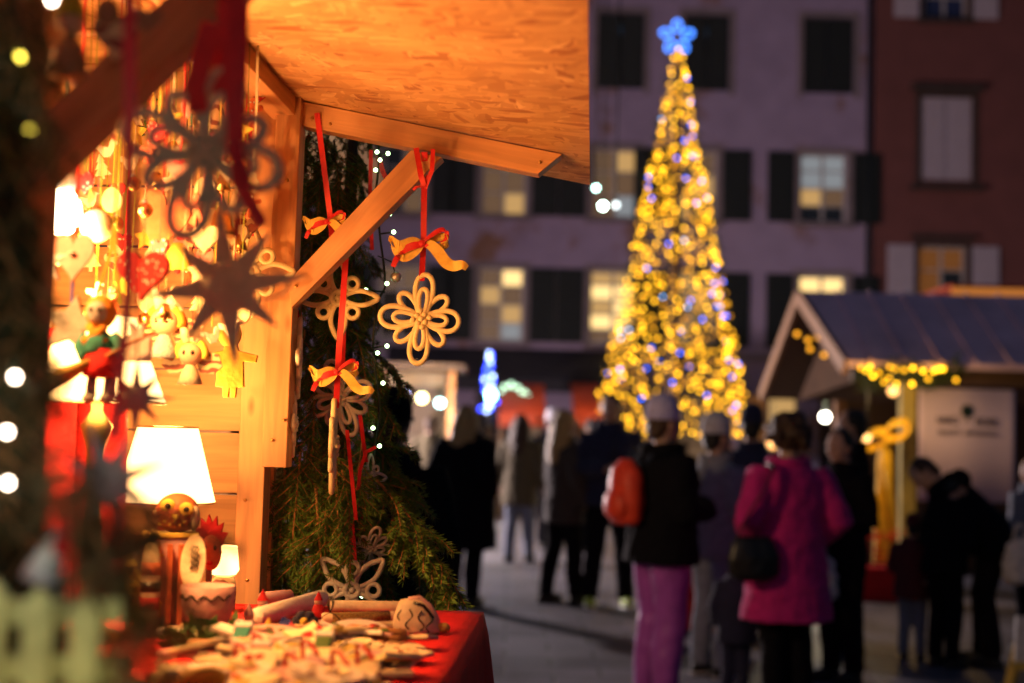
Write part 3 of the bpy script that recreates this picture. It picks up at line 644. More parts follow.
festoon('small orange lamp above the dark haired visitor by the hut', 867, 438, 13.6, .038, EM('amber_lamp', (1, .5, .15), 4, False), 0, 0, .8)
festoon('mint white lamp just below the corner of the board awning', 596, 188, 11, .022, EM('mint_lamp', (.55, 1, .85), 14, False), 0, 0, 3)
festoon('larger white-green lamp below the corner of the board awning', 603, 206, 11, .03, EM('mint_white_lamp', (.7, 1, .85), 26, False), 0, 0, 3)
festoon('pale lamp to the right of the two mint lamps under the awning', 616, 205, 11, .027, EM('pale_lamp', (.8, .9, .9), 3.5, False), 0, 0, 3)
wire = MB(); wire.tube([V((-4, 11, 5.6)), at(596, 188, 11)+V((0, 0, 3)), at(616, 205, 11)+V((0, 0, 3)), V((9, 11, 6.4))], .008, 6)
tag(wire.build('overhead_cable', M['wire'], origin=(0, 11, 5.6)), 'thin cable carrying the mint lamps above the square', 'cable')
# neighbouring stall just behind the fir, warm brown boards
nb = T('market_stall', 'neighbouring wooden stall glimpsed behind the fir beside the front stall', 'market stall', (-1.5, 6.6, 0))
m = MB(); q = [at(330, 105, 5.6), at(372, 128, 5.6), at(398, 215, 6.6), at(330, 200, 6.6)]
q = [V((-3.2, 5.4, at(345, 120, 5.4).z+.15)), V((at(366, 140, 5.4).x, 5.4, at(366, 140, 5.4).z+.05)), V((at(392, 200, 6.9).x, 6.9, at(392, 205, 6.9).z)), V((-3.2, 6.9, at(392, 205, 6.9).z))]
m.add(q+[p+V((0, 0, .04)) for p in q], [(0, 1, 2, 3), (7, 6, 5, 4), (0, 4, 5, 1), (1, 5, 6, 2), (2, 6, 7, 3), (3, 7, 4, 0)], 0, None, False); m.build('roof', M['dark_wood'], nb)
m = MB(); m.box((-2.1, 7.0, 1.1), (2.0, .06, 2.2)); m.build('back_wall', M['pine_dark'], nb)
m = MB(); m.beam(V((-1.05, 5.6, 0)), V((-1.05, 5.6, 2.5)), .08, .08, V((0, 1, 0))); m.build('post', M['pine_dark'], nb)
m = MB(); m.box((-1.9, 5.9, .5), (1.7, .7, 1.0)); m.build('counter', M['dark_wood'], nb)
m = MB(); lp = V((-1.5, 6.2, 1.98)); m.ell(lp, .05); m.build('lamp', EM('stall_bulb', (1, .6, .2), 20, False), nb); plight('lamp_light', lp+V((.25, .1, -.1)), 85, (1, .62, .3), .1, nb)

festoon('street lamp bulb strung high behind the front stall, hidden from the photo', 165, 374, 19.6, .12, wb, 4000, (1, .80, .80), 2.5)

o = T('market_stall', 'added stall with a glowing canopy standing in for orange light on the hut roof', 'market stall', (at(985, 300, 20).x, 20, 0))  # added stall; its glowing valance stands in for orange light on the roof
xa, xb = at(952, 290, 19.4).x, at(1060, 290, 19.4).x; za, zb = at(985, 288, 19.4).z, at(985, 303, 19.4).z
m = MB(); m.box(((xa+xb)/2, 19.4, (za+zb)/2), (xb-xa, .03, za-zb)); m.build('valance', EM('added_orange_glow', (1, .34, .06), .42, False, (.5, .15, .04)), o)
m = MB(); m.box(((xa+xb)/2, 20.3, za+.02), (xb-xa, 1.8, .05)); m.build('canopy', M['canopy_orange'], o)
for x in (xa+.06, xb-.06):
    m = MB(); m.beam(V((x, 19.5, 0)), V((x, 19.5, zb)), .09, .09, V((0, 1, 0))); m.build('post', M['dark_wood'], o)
# ================================================================== people
tex = bpy.data.textures.new('folds', 'CLOUDS'); tex.noise_scale = .11; tex.noise_depth = 2
tex2 = bpy.data.textures.new('curls', 'CLOUDS'); tex2.noise_scale = .035; tex2.noise_depth = 2
def fuse(ob, vox, sm=4, disp=0, t=None):
    r = ob.modifiers.new('remesh', 'REMESH'); r.mode = 'VOXEL'; r.voxel_size = vox; r.use_smooth_shade = True
    s = ob.modifiers.new('smooth', 'SMOOTH'); s.iterations = sm; s.factor = .5
    if disp:
        d = ob.modifiers.new('folds', 'DISPLACE'); d.texture = t or tex; d.strength = disp; d.mid_level = .5; d.texture_coords = 'LOCAL'
    return ob
ARMS = {'hang': ((.25, -.03, 1.13), (.26, .07, .88)), 'pocket': ((.28, -.10, 1.14), (.19, .09, .98)), 'front': ((.25, -.02, 1.12), (.07, .27, 1.12)), 'hold': ((.25, .0, 1.13), (.14, .28, 1.02)), 'strap': ((.27, -.02, 1.14), (.15, .2, 1.28)), 'reach': ((.24, .2, 1.2), (.18, .45, 1.08)), 'down': ((.24, .12, 1.1), (.2, .26, .86))}
def person(label, px, top, Y, face, coat, legs, shoe=None, hair='short', haircol='hair_brown', hat=None, arms=('hang', 'hang'), lean=0, head=(0, 0), hem=.82, bulk=1.0, flare=1.0, step=.0, stance=.10, H=None, fine=False, collar=True, scarf=None, hood=False, shoecol=None):
    p = at(px, top, Y); H = H or p.z; s = H/1.735
    root = T('person', label, 'person', (p.x, Y, 0)); root.rotation_euler.z = R(-face)
    HIP = V((0, 0, .93))
    Lm = Matrix.Rotation(-R(lean), 3, 'X'); shift = V((0, -.10*math.sin(R(lean)), 0))
    def U(q): return (HIP+Lm @ (V(q)-HIP)+shift)*s          # above the hips
    def Dn(q): return V(q)*s
    hy, hp = head
    nk = V((0, .0, 1.50)); Hm = Matrix.Rotation(R(-hy), 3, 'Z') @ Matrix.Rotation(-R(hp), 3, 'X')
    def HD(q): return U(nk+Hm @ V(q))                          # head: relative to the neck
    Rh = Lm @ Hm; Id = Matrix.Identity(3)
    vx = .011 if fine else .016
    b = MB()                                                   # the body: head, neck, torso, arms with hands, legs
    hc = (0, .015, .115)
    b.ell(HD(hc), (.075*s, .092*s, .112*s), Rh, n=20, m=14); b.ell(HD((0, .04, .06)), (.056*s, .062*s, .062*s), Rh)
    b.ell(HD((0, .108, .10)), (.014*s, .022*s, .022*s), Rh); b.ell(HD((0, .098, .122)), (.011*s, .02*s, .03*s), Rh)
    b.ell(HD((0, .094, .142)), (.05*s, .016*s, .012*s), Rh); b.ell(HD((0, .096, .064)), (.026*s, .012*s, .008*s), Rh); b.ell(HD((0, .09, .03)), (.024*s, .02*s, .018*s), Rh)
    for q in (-1, 1): b.ell(HD((.077*q, .0, .11)), (.012*s, .022*s, .034*s), Rh); b.ell(HD((.04*q, .078, .085)), (.022*s, .018*s, .022*s), Rh)
    b.tube([U((0, -.01, 1.42)), HD((0, .0, .06))], [.062*s, .052*s], 12)
    tors = [(0, 0, .88, .15, .10), (0, 0, 1.0, .14, .095), (0, 0, 1.15, .14, .10), (0, .01, 1.3, .165, .11), (0, 0, 1.4, .15, .09), (0, -.01, 1.46, .07, .06)]
    def shell(mb, rows, n=22):
        vs = []
        for x, y, z, rx, ry in rows:
            for j in range(n):
                th = 6.28319*j/n; q = (x+rx*math.cos(th), y+ry*math.sin(th), z); vs.append(U(q) if z > .93 else Dn(V(q)+shift*((z/.93)**2)))
        mb.add(vs, [(i*n+j, i*n+(j+1) % n, (i+1)*n+(j+1) % n, (i+1)*n+j) for i in range(len(rows)-1) for j in range(n)]+[tuple(range(n-1, -1, -1)), tuple((len(rows)-1)*n+j for j in range(n))])
    shell(b, tors)
    joints = []
    for q, a in ((-1, arms[0]), (1, arms[1])):
        e, w_ = ARMS[a]; sh = V((.175*q, 0, 1.40)); e = V((e[0]*q, e[1], e[2])); w_ = V((w_[0]*q, w_[1], w_[2])); joints.append((sh, e, w_))
        b.tube([U(sh), U(sh.lerp(e, .5)), U(e), U(e.lerp(w_, .4)), U(w_)], [.052*s, .045*s, .038*s, .037*s, .027*s], 10)
        d = (U(w_)-U(e)).normalized(); side = d.cross(V((q, .2, 0))).normalized(); pn = d.cross(side).normalized(); c = U(w_)
        rot = Matrix((pn, side, d)).transposed()
        b.ell(c+d*.05*s, (.016*s, .037*s, .05*s), rot)
        for k, (off, ln) in enumerate(((-.028, .062), (-.0095, .072), (.0095, .068), (.028, .054))):
            f0 = c+d*.085*s+side*off*s; f1 = f0+d*ln*.5*s+pn*.006*q*s; f2 = f0+d*ln*.85*s+pn*.028*q*s; b.tube([f0-d*.03*s, f0, f1, f2], [.0092*s, .0088*s, .008*s, .0065*s], 7)
        b.tube([c+d*.025*s-side*.025*s, c+d*.055*s-side*.052*s+pn*.012*q*s, c+d*.085*s-side*.056*s+pn*.028*q*s], [.013*s, .0105*s, .008*s], 7)
    feet = []
    for q in (-1, 1):
        fy = step*q; hipj = V((.085*q, 0, .90)); an = V((stance*q, fy-.02, .085)); kn = hipj.lerp(an, .48)+V((0, .025, 0)); feet.append((hipj, kn, an))
        b.tube([Dn(hipj+shift), Dn(hipj.lerp(kn, .5)+shift*.6), Dn(kn), Dn(kn.lerp(an, .4)-V((0, .015, 0))), Dn(an)], [.085*s, .07*s, .052*s, .05*s, .036*s], 12)
        b.ell(Dn(an+V((0, .07, -.045))), (.038*s, .115*s, .036*s))
    fuse(b.build('body', M['skin'], root, local=True), vx*.85 if fine else vx*.9, 3)
    # eyes and mouth on the head
    for q in (-1, 1):
        e = MB(); e.ell(HD((.03*q, .097, .122)), .0085*s, n=8, m=6); e.build('eye', M['eye'], root, local=True)
    e = MB(); e.ell(HD((0, .105, .064)), (.022*s, .008*s, .0065*s), Rh, n=8, m=6); e.build('mouth', M['lip'], root, local=True)
    # trousers
    t = MB(); shell(t, [(0, 0, .80, .155, .115), (0, 0, .9, .16, .12), (0, 0, .98, .15, .11)])
    fl = {'purple': 1.3, 'jeans': 1.1}.get(legs, 1.12)
    for hipj, kn, an in feet:
        an2 = an+V((0, 0, -.015)); t.tube([Dn(hipj+shift), Dn(hipj.lerp(kn, .5)+shift*.6), Dn(kn), Dn(kn.lerp(an2, .5)-V((0, .012, 0))), Dn(an2)], [.10*s*fl, .088*s*fl, .072*s*fl, .068*s*fl, .062*s*fl], 14)
    fuse(t.build('trousers', M[legs], root, local=True), vx, 3, .022*s)
    # shoes
    for hipj, kn, an in feet:
        m = MB(); c = an+V((0, .06, -.04)); m.ell(Dn(c), (.047*s, .135*s, .042*s)); m.tube([Dn(an+V((0, 0, .05))), Dn(an+V((0, .005, -.04)))], [.055*s, .05*s], 10); m.ell(Dn(an+V((0, -.03, -.045))), (.042*s, .05*s, .038*s))
        sh = fuse(m.build('shoe', M[shoecol or 'rubber'], root, local=True), .012, 2)
        m = MB(); c = an+V((0, .055, -.075)); m.rings([(Dn(c+V((0, 0, -.009))), .05*s, .142*s), (Dn(c+V((0, 0, .008))), .049*s, .14*s)], 20); m.build('sole', M['white_shoe' if shoecol else 'rubber'], sh, local=True)
    # coat with sleeves
    k = bulk; c = MB(); rows = [(0, 0, hem, .19*k*flare, .155*k*flare)]
    if hem < .75: rows.append((0, 0, (hem+.95)/2, .185*k*(1+flare)/2, .145*k*(1+flare)/2))
    rows += [(0, 0, .97, .178*k, .138*k), (0, .0, 1.12, .172*k, .132*k), (0, .008, 1.27, .188*k, .142*k), (0, 0, 1.36, .187*k, .125*k), (0, -.008, 1.42, .14*k, .10*k), (0, -.008, 1.475, .082, .078)]
    shell(c, rows)
    for sh, e, w_ in joints:
        w2 = e.lerp(w_, .96); sh2 = sh-V((math.copysign(.02, sh.x), 0, .0))
        c.tube([U(sh2), U(sh2.lerp(e, .35)), U(sh2.lerp(e, .7)), U(e), U(e.lerp(w2, .5)), U(w2)], [.082*s*k, .078*s*k, .069*s*k, .066*s*k, .06*s*k, .054*s*k], 14)
    if collar: c.tube([U((.085*math.cos(a)*k, -.01+.08*math.sin(a)*k, 1.475+.008*math.sin(a))) for a in [6.283*i/16 for i in range(16)]], .028*s, 8, True)
    if hood: c.ell(U((0, -.105, 1.46)), (.13*s, .06*s, .09*s))
    fuse(c.build('coat', M[coat], root, local=True), vx, 3, .03*s)
    if hem < .95:
        m = MB(); m.tube([U((0, .137*k, 1.42)), U((0, .152*k, 1.27)), U((0, .142*k, 1.1)), U((0, .15*k, .98))], .006*s, 6); m.build('zip', M['rubber'], root, local=True)
    if scarf:
        m = MB(); m.tube([U((.098*math.cos(a), -.005+.095*math.sin(a), 1.485+.012*math.sin(2*a))) for a in [6.283*i/16 for i in range(16)]], .036*s, 10, True); fuse(m.build('scarf', M[scarf], root, local=True), .014, 2, .03)
    # hair
    h = MB()
    if hair == 'curly':
        h.ell(HD((0, -.015, .14)), (.115*s, .118*s, .118*s), Rh)
        for i in range(40):
            a, z = rnd.random()*6.28, rnd.random()
            if math.sin(a) > .45 and z < .6: continue
            rr = .115*math.sqrt(max(.05, 1-(z*1.5-.55)**2)); h.ell(HD((rr*math.cos(a), -.02+rr*math.sin(a), .06+.17*z)), .032*s)
        d_ = .05
    elif hair == 'long':
        h.ell(HD((0, -.022, .13)), (.09*s, .098*s, .112*s), Rh)
        for i in range(15):
            a = R(195+150*i/14); x, y = .086*math.cos(a), .085*math.sin(a); h.tube([HD((x, y-.01, .14)), HD((x*1.15, y*1.12-.015, .03)), U((x*1.3, y*1.25-.035, 1.40)), U((x*1.2, y*1.2-.055, 1.24+.03*rnd.random()))], [.034*s, .036*s, .034*s, .014*s], 8)
        d_ = .02
    else:
        h.ell(HD((0, -.018, .138)), (.084*s, .094*s, .102*s), Rh); h.ell(HD((0, -.055, .085)), (.07*s, .05*s, .075*s), Rh); d_ = .018
        for q in (-1, 1): h.ell(HD((.072*q, .005, .135)), (.016*s, .03*s, .045*s), Rh)
    fuse(h.build('hair', M[haircol], root, local=True), .011, 2, d_*s, tex2)
    if hat:
        m = MB(); rows = [(.055, .0), (.098, .002), (.104, .04), (.1, .085), (.082, .125), (.05, .15), (.0, .16)]
        n = 22; vs = []
        for r_, z in rows:
            for j in range(n):
                th = 6.283*j/n; wv = 1+.03*math.cos(th*11); vs.append(HD((r_*wv*math.cos(th)*.93, -.008+r_*wv*math.sin(th)*1.05, .135+z)))
        m.add(vs, [(i*n+j, i*n+(j+1) % n, (i+1)*n+(j+1) % n, (i+1)*n+j) for i in range(len(rows)-1) for j in range(n)])
        ho = m.build('hat', M[hat], root, local=True, subsurf=1)
        m = MB(); m.tube([HD((.1*.93*math.cos(a), -.008+.1*1.05*math.sin(a), .145)) for a in [6.283*i/24 for i in range(24)]], .011*s, 8, True, flat=1.0); m.build('hat_brim', M[hat], ho, local=True)
    root['_s'] = s; del root['_s']
    return root, U, Dn, s
def wp(root, q): return root.matrix_basis @ V(q) if False else (Matrix.Rotation(root.rotation_euler.z, 3, 'Z') @ V(q)+root.location)
# ---- near group
F = person('woman in lilac beanie, black jacket and shiny purple trousers wearing an orange-red backpack', 664, 402, 8.4, 62, 'black', 'purple', hair='short', haircol='hair_brown', hat='lilac_knit', arms=('pocket', 'front'), hem=.80, bulk=1.38, fine=True, stance=.095, H=1.735)
G = person('person in grey jacket, pale knit cap and blue-grey jeans beside the black jacket', 717, 419, 9.3, 55, 'grey_coat', 'jeans', hair='short', haircol='hair_black', hat='grey_knit', arms=('pocket', 'front'), hem=.80, bulk=1.08, fine=True, stance=.11, shoecol='rubber')
Hh = person('woman with curly brown hair in a bright magenta coat, seen from behind', 789, 416, 8.0, -12, 'magenta', 'black', hair='curly', haircol='hair_brown', arms=('pocket', 'pocket'), hem=.56, bulk=1.28, flare=1.12, fine=True, stance=.078, head=(10, 4))
I_ = person('dark haired person in black jacket facing left behind the magenta coat', 843, 428, 9.2, -125, 'black', 'black', hair='short', haircol='hair_black', arms=('front', 'front'), hem=.8, bulk=1.0, fine=True, head=(0, 12))
J = person('tall black haired visitor standing behind the dark haired person by the hut', 852, 409, 10.6, -80, 'black', 'black', haircol='hair_black', arms=('front', 'hang'))
K = person('person in dark cap half hidden between the grey jacket and the magenta coat', 752, 410, 11.0, 10, 'navy', 'black', haircol='hair_black', hat='navy', arms=('pocket', 'pocket'))
Ch = person('small child in navy snowsuit standing beside the magenta coat', 737, 560, 8.35, 20, 'navy', 'navy', hair='short', haircol='hair_brown', hat='navy', arms=('hang', 'hang'), hem=.7, bulk=1.25, H=.86)
# ---- middle distance
E = person('tall man in dark navy jacket and lime green shoes in front of the lit tree', 612, 394, 12.8, 175, 'navy', 'black', haircol='hair_black', arms=('pocket', 'front'), bulk=1.15, shoecol='lime', stance=.15, head=(25, 10), hood=True)
D_ = person('visitor with long fair hair and dark brown jacket left of the tall man', 566, 410, 13.0, 60, 'brown_coat', 'black', hair='long', haircol='hair_blond', arms=('hold', 'hang'), bulk=1.15, hem=.72, step=.10)
C_ = person('visitor in olive-brown coat with long brown hair, small beyond the fair haired ones', 522, 414, 17.0, 20, 'olive', 'jeans', hair='long', haircol='hair_brown', arms=('hang', 'hang'), bulk=1.2, hem=.66, step=.08)
B_ = person('person in long black coat with blond hair falling over a pale scarf', 468, 405, 12.6, 30, 'black', 'black', hair='long', haircol='hair_blond', arms=('pocket', 'pocket'), bulk=1.45, hem=.5, flare=1.1, scarf='beige')
A_ = person('person in black closest behind the drooping fir, back turned', 392, 398, 6.0, 15, 'black', 'black', hair='short', haircol='hair_black', hat='black', arms=('pocket', 'pocket'), bulk=1.3, hem=.5, hood=True)
Z1 = person('distant visitor in olive jacket under the far stall lamps', 431, 416, 19.5, 10, 'olive', 'jeans', hair='short', haircol='hair_brown', arms=('pocket', 'hang'))
Z2 = person('distant dark visitor with grey cap between two canopy stalls', 553, 412, 19.0, 5, 'black', 'black', haircol='hair_black', hat='grey_knit', arms=('pocket', 'hang'))
Z3 = person('distant visitor in maroon jacket behind the orange canopy stall queue', 592, 418, 18.5, -20, 'maroon', 'black', haircol='hair_black', arms=('hang', 'pocket'))
# ---- right group by the hut
L_ = person('child in maroon jacket and blue jeans with back turned by the hut', 913, 517, 10.2, 25, 'maroon', 'jeans', hair='short', haircol='hair_black', hat='maroon', arms=('front', 'hang'), bulk=1.25, hem=.74)
Mm = person('boy in black jacket and dark beanie bending his head beside the maroon child', 946, 490, 9.9, 60, 'black', 'black', haircol='hair_black', hat='black', arms=('front', 'front'), bulk=1.2, head=(10, 25), lean=8, H=1.34)
N_ = person('grown-up in black coat stooping over beneath the printed banner', 985, 452, 10.0, -60, 'black', 'black', hair='short', haircol='hair_brown', arms=('reach', 'reach'), lean=48, bulk=1.2, hem=.8, H=1.66, head=(-25, 5), step=.06)
O_ = person('person in grey-black jacket cut off at the photo edge beside the banner', 1032, 470, 10.6, -30, 'grey_coat', 'black', haircol='hair_black', arms=('hang', 'pocket'), bulk=1.15, H=1.45)
# ---- things they carry
s = 1.0
def rot_of(o): return Matrix.Rotation(o.rotation_euler.z, 3, 'Z')
root, U, Dn, s = F
bp_ = T('backpack', 'orange-red backpack on the back of the black jacket', 'backpack', wp(root, U((-.02, -.24, 1.22)))); bp_.rotation_euler.z = root.rotation_euler.z
m = MB(); 
for z, rx, ry in ((-.2, .12, .07), (-.12, .15, .095), (0, .155, .10), (.1, .14, .085), (.19, .09, .055)): pass
m.rings([((0, 0, z), rx, ry) for z, rx, ry in ((-.22, .09, .05), (-.19, .14, .085), (-.08, .16, .10), (.05, .155, .095), (.14, .125, .075), (.2, .06, .035))], 20); fuse(m.build('bag_body', M['backpack'], bp_, local=True), .014, 3, .02)
m = MB(); m.rings([((0, -.075, z), rx, ry) for z, rx, ry in ((-.18, .09, .04), (-.14, .12, .06), (-.04, .12, .06), (.0, .08, .03))], 16); m.build('front_pocket', M['backpack'], bp_, local=True, subsurf=1)
bp_.scale = (.92,)*3
for q in (-1, 1):
    m = MB(); m.strip([(.09*q, .09, .17), (.12*q, .13, .24), (.135*q, .24, .245), (.13*q, .36, .16), (.14*q, .37, .0), (.16*q, .22, -.14), (.13*q, .08, -.16)], V((1, 0, 0)), .045, .006); m.build('strap', M['leather'], bp_, local=True)
root, U, Dn, s = Hh
hb = T('handbag', 'black leather shoulder bag hanging at the side of the magenta coat', 'handbag', wp(root, U((-.27, -.16, .93)))); hb.rotation_euler.z = root.rotation_euler.z; hb.scale = (.85, .9, .95)
m = MB(); m.rings([((0, 0, z), rx, ry) for z, rx, ry in ((-.14, .10, .045), (-.1, .175, .07), (0, .18, .07), (.08, .15, .05), (.12, .12, .03))], 20); fuse(m.build('bag_body', M['leather'], hb, local=True), .013, 3, .02)
m = MB(); m.strip([V((-.12, 0, .1)), V((-.05, -.03, .25)), V((.06, -.03, .40)), V((.12, .0, .50)), V((.14, .09, .53)), V((.13, .2, .50)), V((.1, .30, .34)), V((.1, .18, .1))], V((.4, .9, .1)), .04, .005); m.build('strap', M['leather'], hb, local=True)
root, U, Dn, s = I_
wbag = T('carrier_bag', 'crumpled white carrier bag below the dark haired person facing left', 'bag', at(818, 575, 9.0)); m = MB()
m.rings([((0, 0, z), rx, ry) for z, rx, ry in ((-.16, .08, .05), (-.13, .12, .08), (0, .12, .07), (.1, .09, .04), (.15, .04, .02))], 18); fuse(m.build('bag_body', M['white_bag'], wbag, local=True), .014, 1, .05, tex2)
for q in (-1, 1): m = MB(); m.tube([V((-.05, .02*q, .12)), V((-.02, .02*q, .24)), V((.02, .02*q, .24)), V((.05, .02*q, .12))], .006, 6); m.build('handle', M['white_bag'], wbag, local=True)
w2 = dup(wbag, at(1020, 560, 9.7), 'white carrier bag at the photo edge under the grey-black jacket', scale=1.0)
# red box between the purple trousers and the jeans, yellow easel board
rb = T('red_crate', 'red plastic crate seen between the purple trousers and the jeans', 'crate', (at(684, 590, 11.5).x, 11.5, 0))
c0 = wloc(rb); m = MB()
for z in (.08, .22, .36, .5): m.box(c0+V((0, -.2, z)), (.44, .03, .1)); m.box(c0+V((0, .2, z)), (.44, .03, .1)); m.box(c0+V((-.21, 0, z)), (.03, .37, .1)); m.box(c0+V((.21, 0, z)), (.03, .37, .1))
m.box(c0+V((0, 0, .03)), (.4, .36, .03)); m.build('slats', P('red_plastic', (.6, .03, .015), .4, scale=8), rb)
for x in (-.2, .2):
    for y in (-.186, .186): m = MB(); m.box(c0+V((x, y, .28)), (.05, .05, .56)); m.build('corner_post', P('red_plastic_post', (.5, .03, .015), .4, scale=8), rb)
eb = T('easel_board', 'yellow wooden easel board leaning at the bottom right corner', 'board', (at(1024, 660, 8.2).x, 8.2, 0)); c0 = wloc(eb)
yw = P('yellow_painted_wood', (.6, .42, .08), .6, scale=9)
m = MB(); m.beam(at(1006, 700, 8.2), at(1024, 625, 8.3), .05, .04); m.build('leg', yw, eb)
m = MB(); m.beam(at(1048, 700, 8.2), at(1032, 625, 8.3), .05, .04); m.build('leg', yw, eb)
m = MB(); m.beam(at(1012, 666, 8.19), at(1044, 666, 8.19), .05, .04); m.build('rail', yw, eb)
m = MB(); m.plate([(-.09, -.15), (.09, -.15), (.07, .15), (-.07, .15)], at(1029, 643, 8.24), (1, 0, 0), (0, .1, 1), .015); m.build('panel', M['white_bag'], eb)
# ================================================================== the front stall
def loc3(p): return loc_of(p)
stall = T('market_stall', 'front wooden market stall with propped-up board awning and lit interior', 'market stall', S(-.9, 2.0, 0))
PYL = 2.62
def part(m, name, mat, **k): return m.build(name, M[mat], stall, **k)
# far corner posts
def down(p0, p1, z): t = (z-p0.z)/(p1.z-p0.z); return p0+(p1-p0)*t
a0, a1 = sp(249, 607, 2.625), sp(270, 85, 2.625)
m = MB(); m.beam(down(a0, a1, 0), a1, .05, .055, SYA); part(m, 'corner_post', 'pine', bevel=.002)
b0, b1 = sp(276.5, 467, 2.585), sp(292, 97, 2.585); m = MB(); m.beam(b0, b1, .046, .05, SYA); part(m, 'post_facing', 'pine', bevel=.002)
# rake beam, awning panel, plate
r0, r1 = sp(302, 115.5, 2.60), sp(557, 167.5, 2.60); dz = (r1-r0).normalized()
m = MB(); hgt = .045; nrm = V((0, 0, 1))-dz*dz.z; nrm.normalize()
c = [r0-nrm*hgt/2, r1-nrm*hgt/2-dz*.03, r1+nrm*hgt/2+dz*.006, r0+nrm*hgt/2]; u_ = [(0, 0), (.47, 0), (.5, .05), (0, .05)]
q = [p-SYA*.022 for p in c]+[p+SYA*.022 for p in c]
m.add(q, [(0, 1, 2, 3), (7, 6, 5, 4), (0, 4, 5, 1), (1, 5, 6, 2), (2, 6, 7, 3), (3, 7, 4, 0)], 0, [u_, u_[::-1], [(0, 0), (0, .04), (.5, .04), (.5, 0)], [(0, 0), (.1, 0), (.1, .05), (0, .05)], [(0, 0), (0, .04), (.5, .04), (.5, 0)], [(0, 0), (.1, 0), (.1, .05), (0, .05)]], False)
part(m, 'rake_beam', 'pine', bevel=.0015)
xa, _, za = loc3(r0+nrm*(hgt/2+.002)); xb, _, zb = loc3(r1+nrm*(hgt/2+.002)); slope = (zb-za)/(xb-xa)
XL_, XR_ = -.602, loc3(sp(590, 186, 2.86))[0]; Y0, Y1 = 1.12, 2.86
def pz(x): return za+slope*(x-xa)
m = MB(); th = .018
q = [S(XL_, Y0, pz(XL_)), S(XR_, Y0, pz(XR_)), S(XR_, Y1, pz(XR_)), S(XL_, Y1, pz(XL_))]
uvb = [(0, 0), (.6, 0), (.6, 1.63), (0, 1.63)]
m.add(q+[p+V((0, 0, th)) for p in q], [(3, 2, 1, 0), (4, 5, 6, 7), (0, 1, 5, 4), (1, 2, 6, 5), (2, 3, 7, 6), (3, 0, 4, 7)], 0, [uvb[::-1], uvb]+[[(0, 0), (.6, 0), (.6, .02), (0, .02)]]*4, False); part(m, 'awning_panel', 'osb')
zp = loc3(sp(287, 108, 2.6))[2]
m = MB(); m.beam(S(-.585, 1.2, zp), S(-.585, 2.66, zp), .05, .045); part(m, 'plate_beam', 'pine', bevel=.002)
# braces, near frame
bq = [sp(288, 281, 2.545), sp(291, 308, 2.545), sp(442, 157, 2.545), sp(411, 150, 2.545)]; m = MB(); L_ = (bq[3]-bq[0]).length
m.add(bq+[p+SYA*.045 for p in bq], [(0, 1, 2, 3), (7, 6, 5, 4), (0, 4, 5, 1), (1, 5, 6, 2), (2, 6, 7, 3), (3, 7, 4, 0)], 0, [[(0, .043), (.02, 0), (L_+.04, 0), (L_, .043)]]*2+[[(0, 0), (.1, 0), (.1, .04), (0, .04)], [(0, 0), (0, .04), (L_, .04), (L_, 0)]]*2, False); part(m, 'brace', 'pine', bevel=.0015)
NY = 1.38
m = MB(); m.beam(sp(-40, 240, NY), sp(262, -52, NY), .048, .045, SYA); part(m, 'brace', 'pine_dark', bevel=.0015)  # same pine as the far brace, darkened in colour for its backlit shade
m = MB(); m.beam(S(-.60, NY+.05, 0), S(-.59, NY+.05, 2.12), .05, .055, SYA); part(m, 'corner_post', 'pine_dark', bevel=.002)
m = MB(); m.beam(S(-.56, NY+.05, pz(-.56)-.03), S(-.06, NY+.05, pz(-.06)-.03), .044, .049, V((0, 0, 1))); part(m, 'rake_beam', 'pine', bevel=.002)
# interior: far end wall of boards, left wall, back boards, roof, counter
m = MB(); zz = .0; k = 0
while zz < 2.62:
    h_ = .118; m.beam(S(-2.1, 2.70, zz+h_/2), S(-.605, 2.70, zz+h_/2), .018, h_-.004, V((0, 0, 1))); zz += h_; k += 1
part(m, 'end_wall', 'board', bevel=.0012)
m = MB(); zz = 0
while zz < 2.62:
    m.beam(S(-2.11, .9, zz+.059), S(-2.11, 2.69, zz+.059), .018, .114, V((0, 0, 1))); zz += .118
part(m, 'back_wall', 'board')
m = MB(); q = [S(-2.3, .9, 2.62), S(-.57, .9, 2.19), S(-.57, 2.8, 2.19), S(-2.3, 2.8, 2.62)]
m.add(q+[p+V((0, 0, .018)) for p in q], [(3, 2, 1, 0), (4, 5, 6, 7), (0, 1, 5, 4), (1, 2, 6, 5), (2, 3, 7, 6), (3, 0, 4, 7)], 0, [[(0, 0), (1.8, 0), (1.8, 1.9), (0, 1.9)]]*6, False); part(m, 'roof', 'osb')
CZ = loc3(sp(470, 612, 2.50))[2]; CXR = loc3(sp(483, 612, 2.50))[0]; CYF = 2.50
m = MB(); m.box(S((-1.35+CXR-.02)/2, (.78+CYF-.02)/2, CZ-.025), (CXR-.02+1.35, CYF-.02-.78, .035), Matrix.Rotation(-SA, 3, 'Z')); part(m, 'counter', 'pine_dark')
m = MB(); m.box(S(-.57, 1.65, .6), (.02, 1.7, 1.15), Matrix.Rotation(-SA, 3, 'Z')); part(m, 'counter_front', 'pine_dark')
for i, yl in enumerate((1.27, 1.52, 1.8, 2.0, 2.2, 2.42)):
    m = MB(); m.tube([S(-2.1, yl, 2.17), S(-.56, yl, 2.17)], .007, 8); part(m, 'hanging_rod', 'pine_dark')
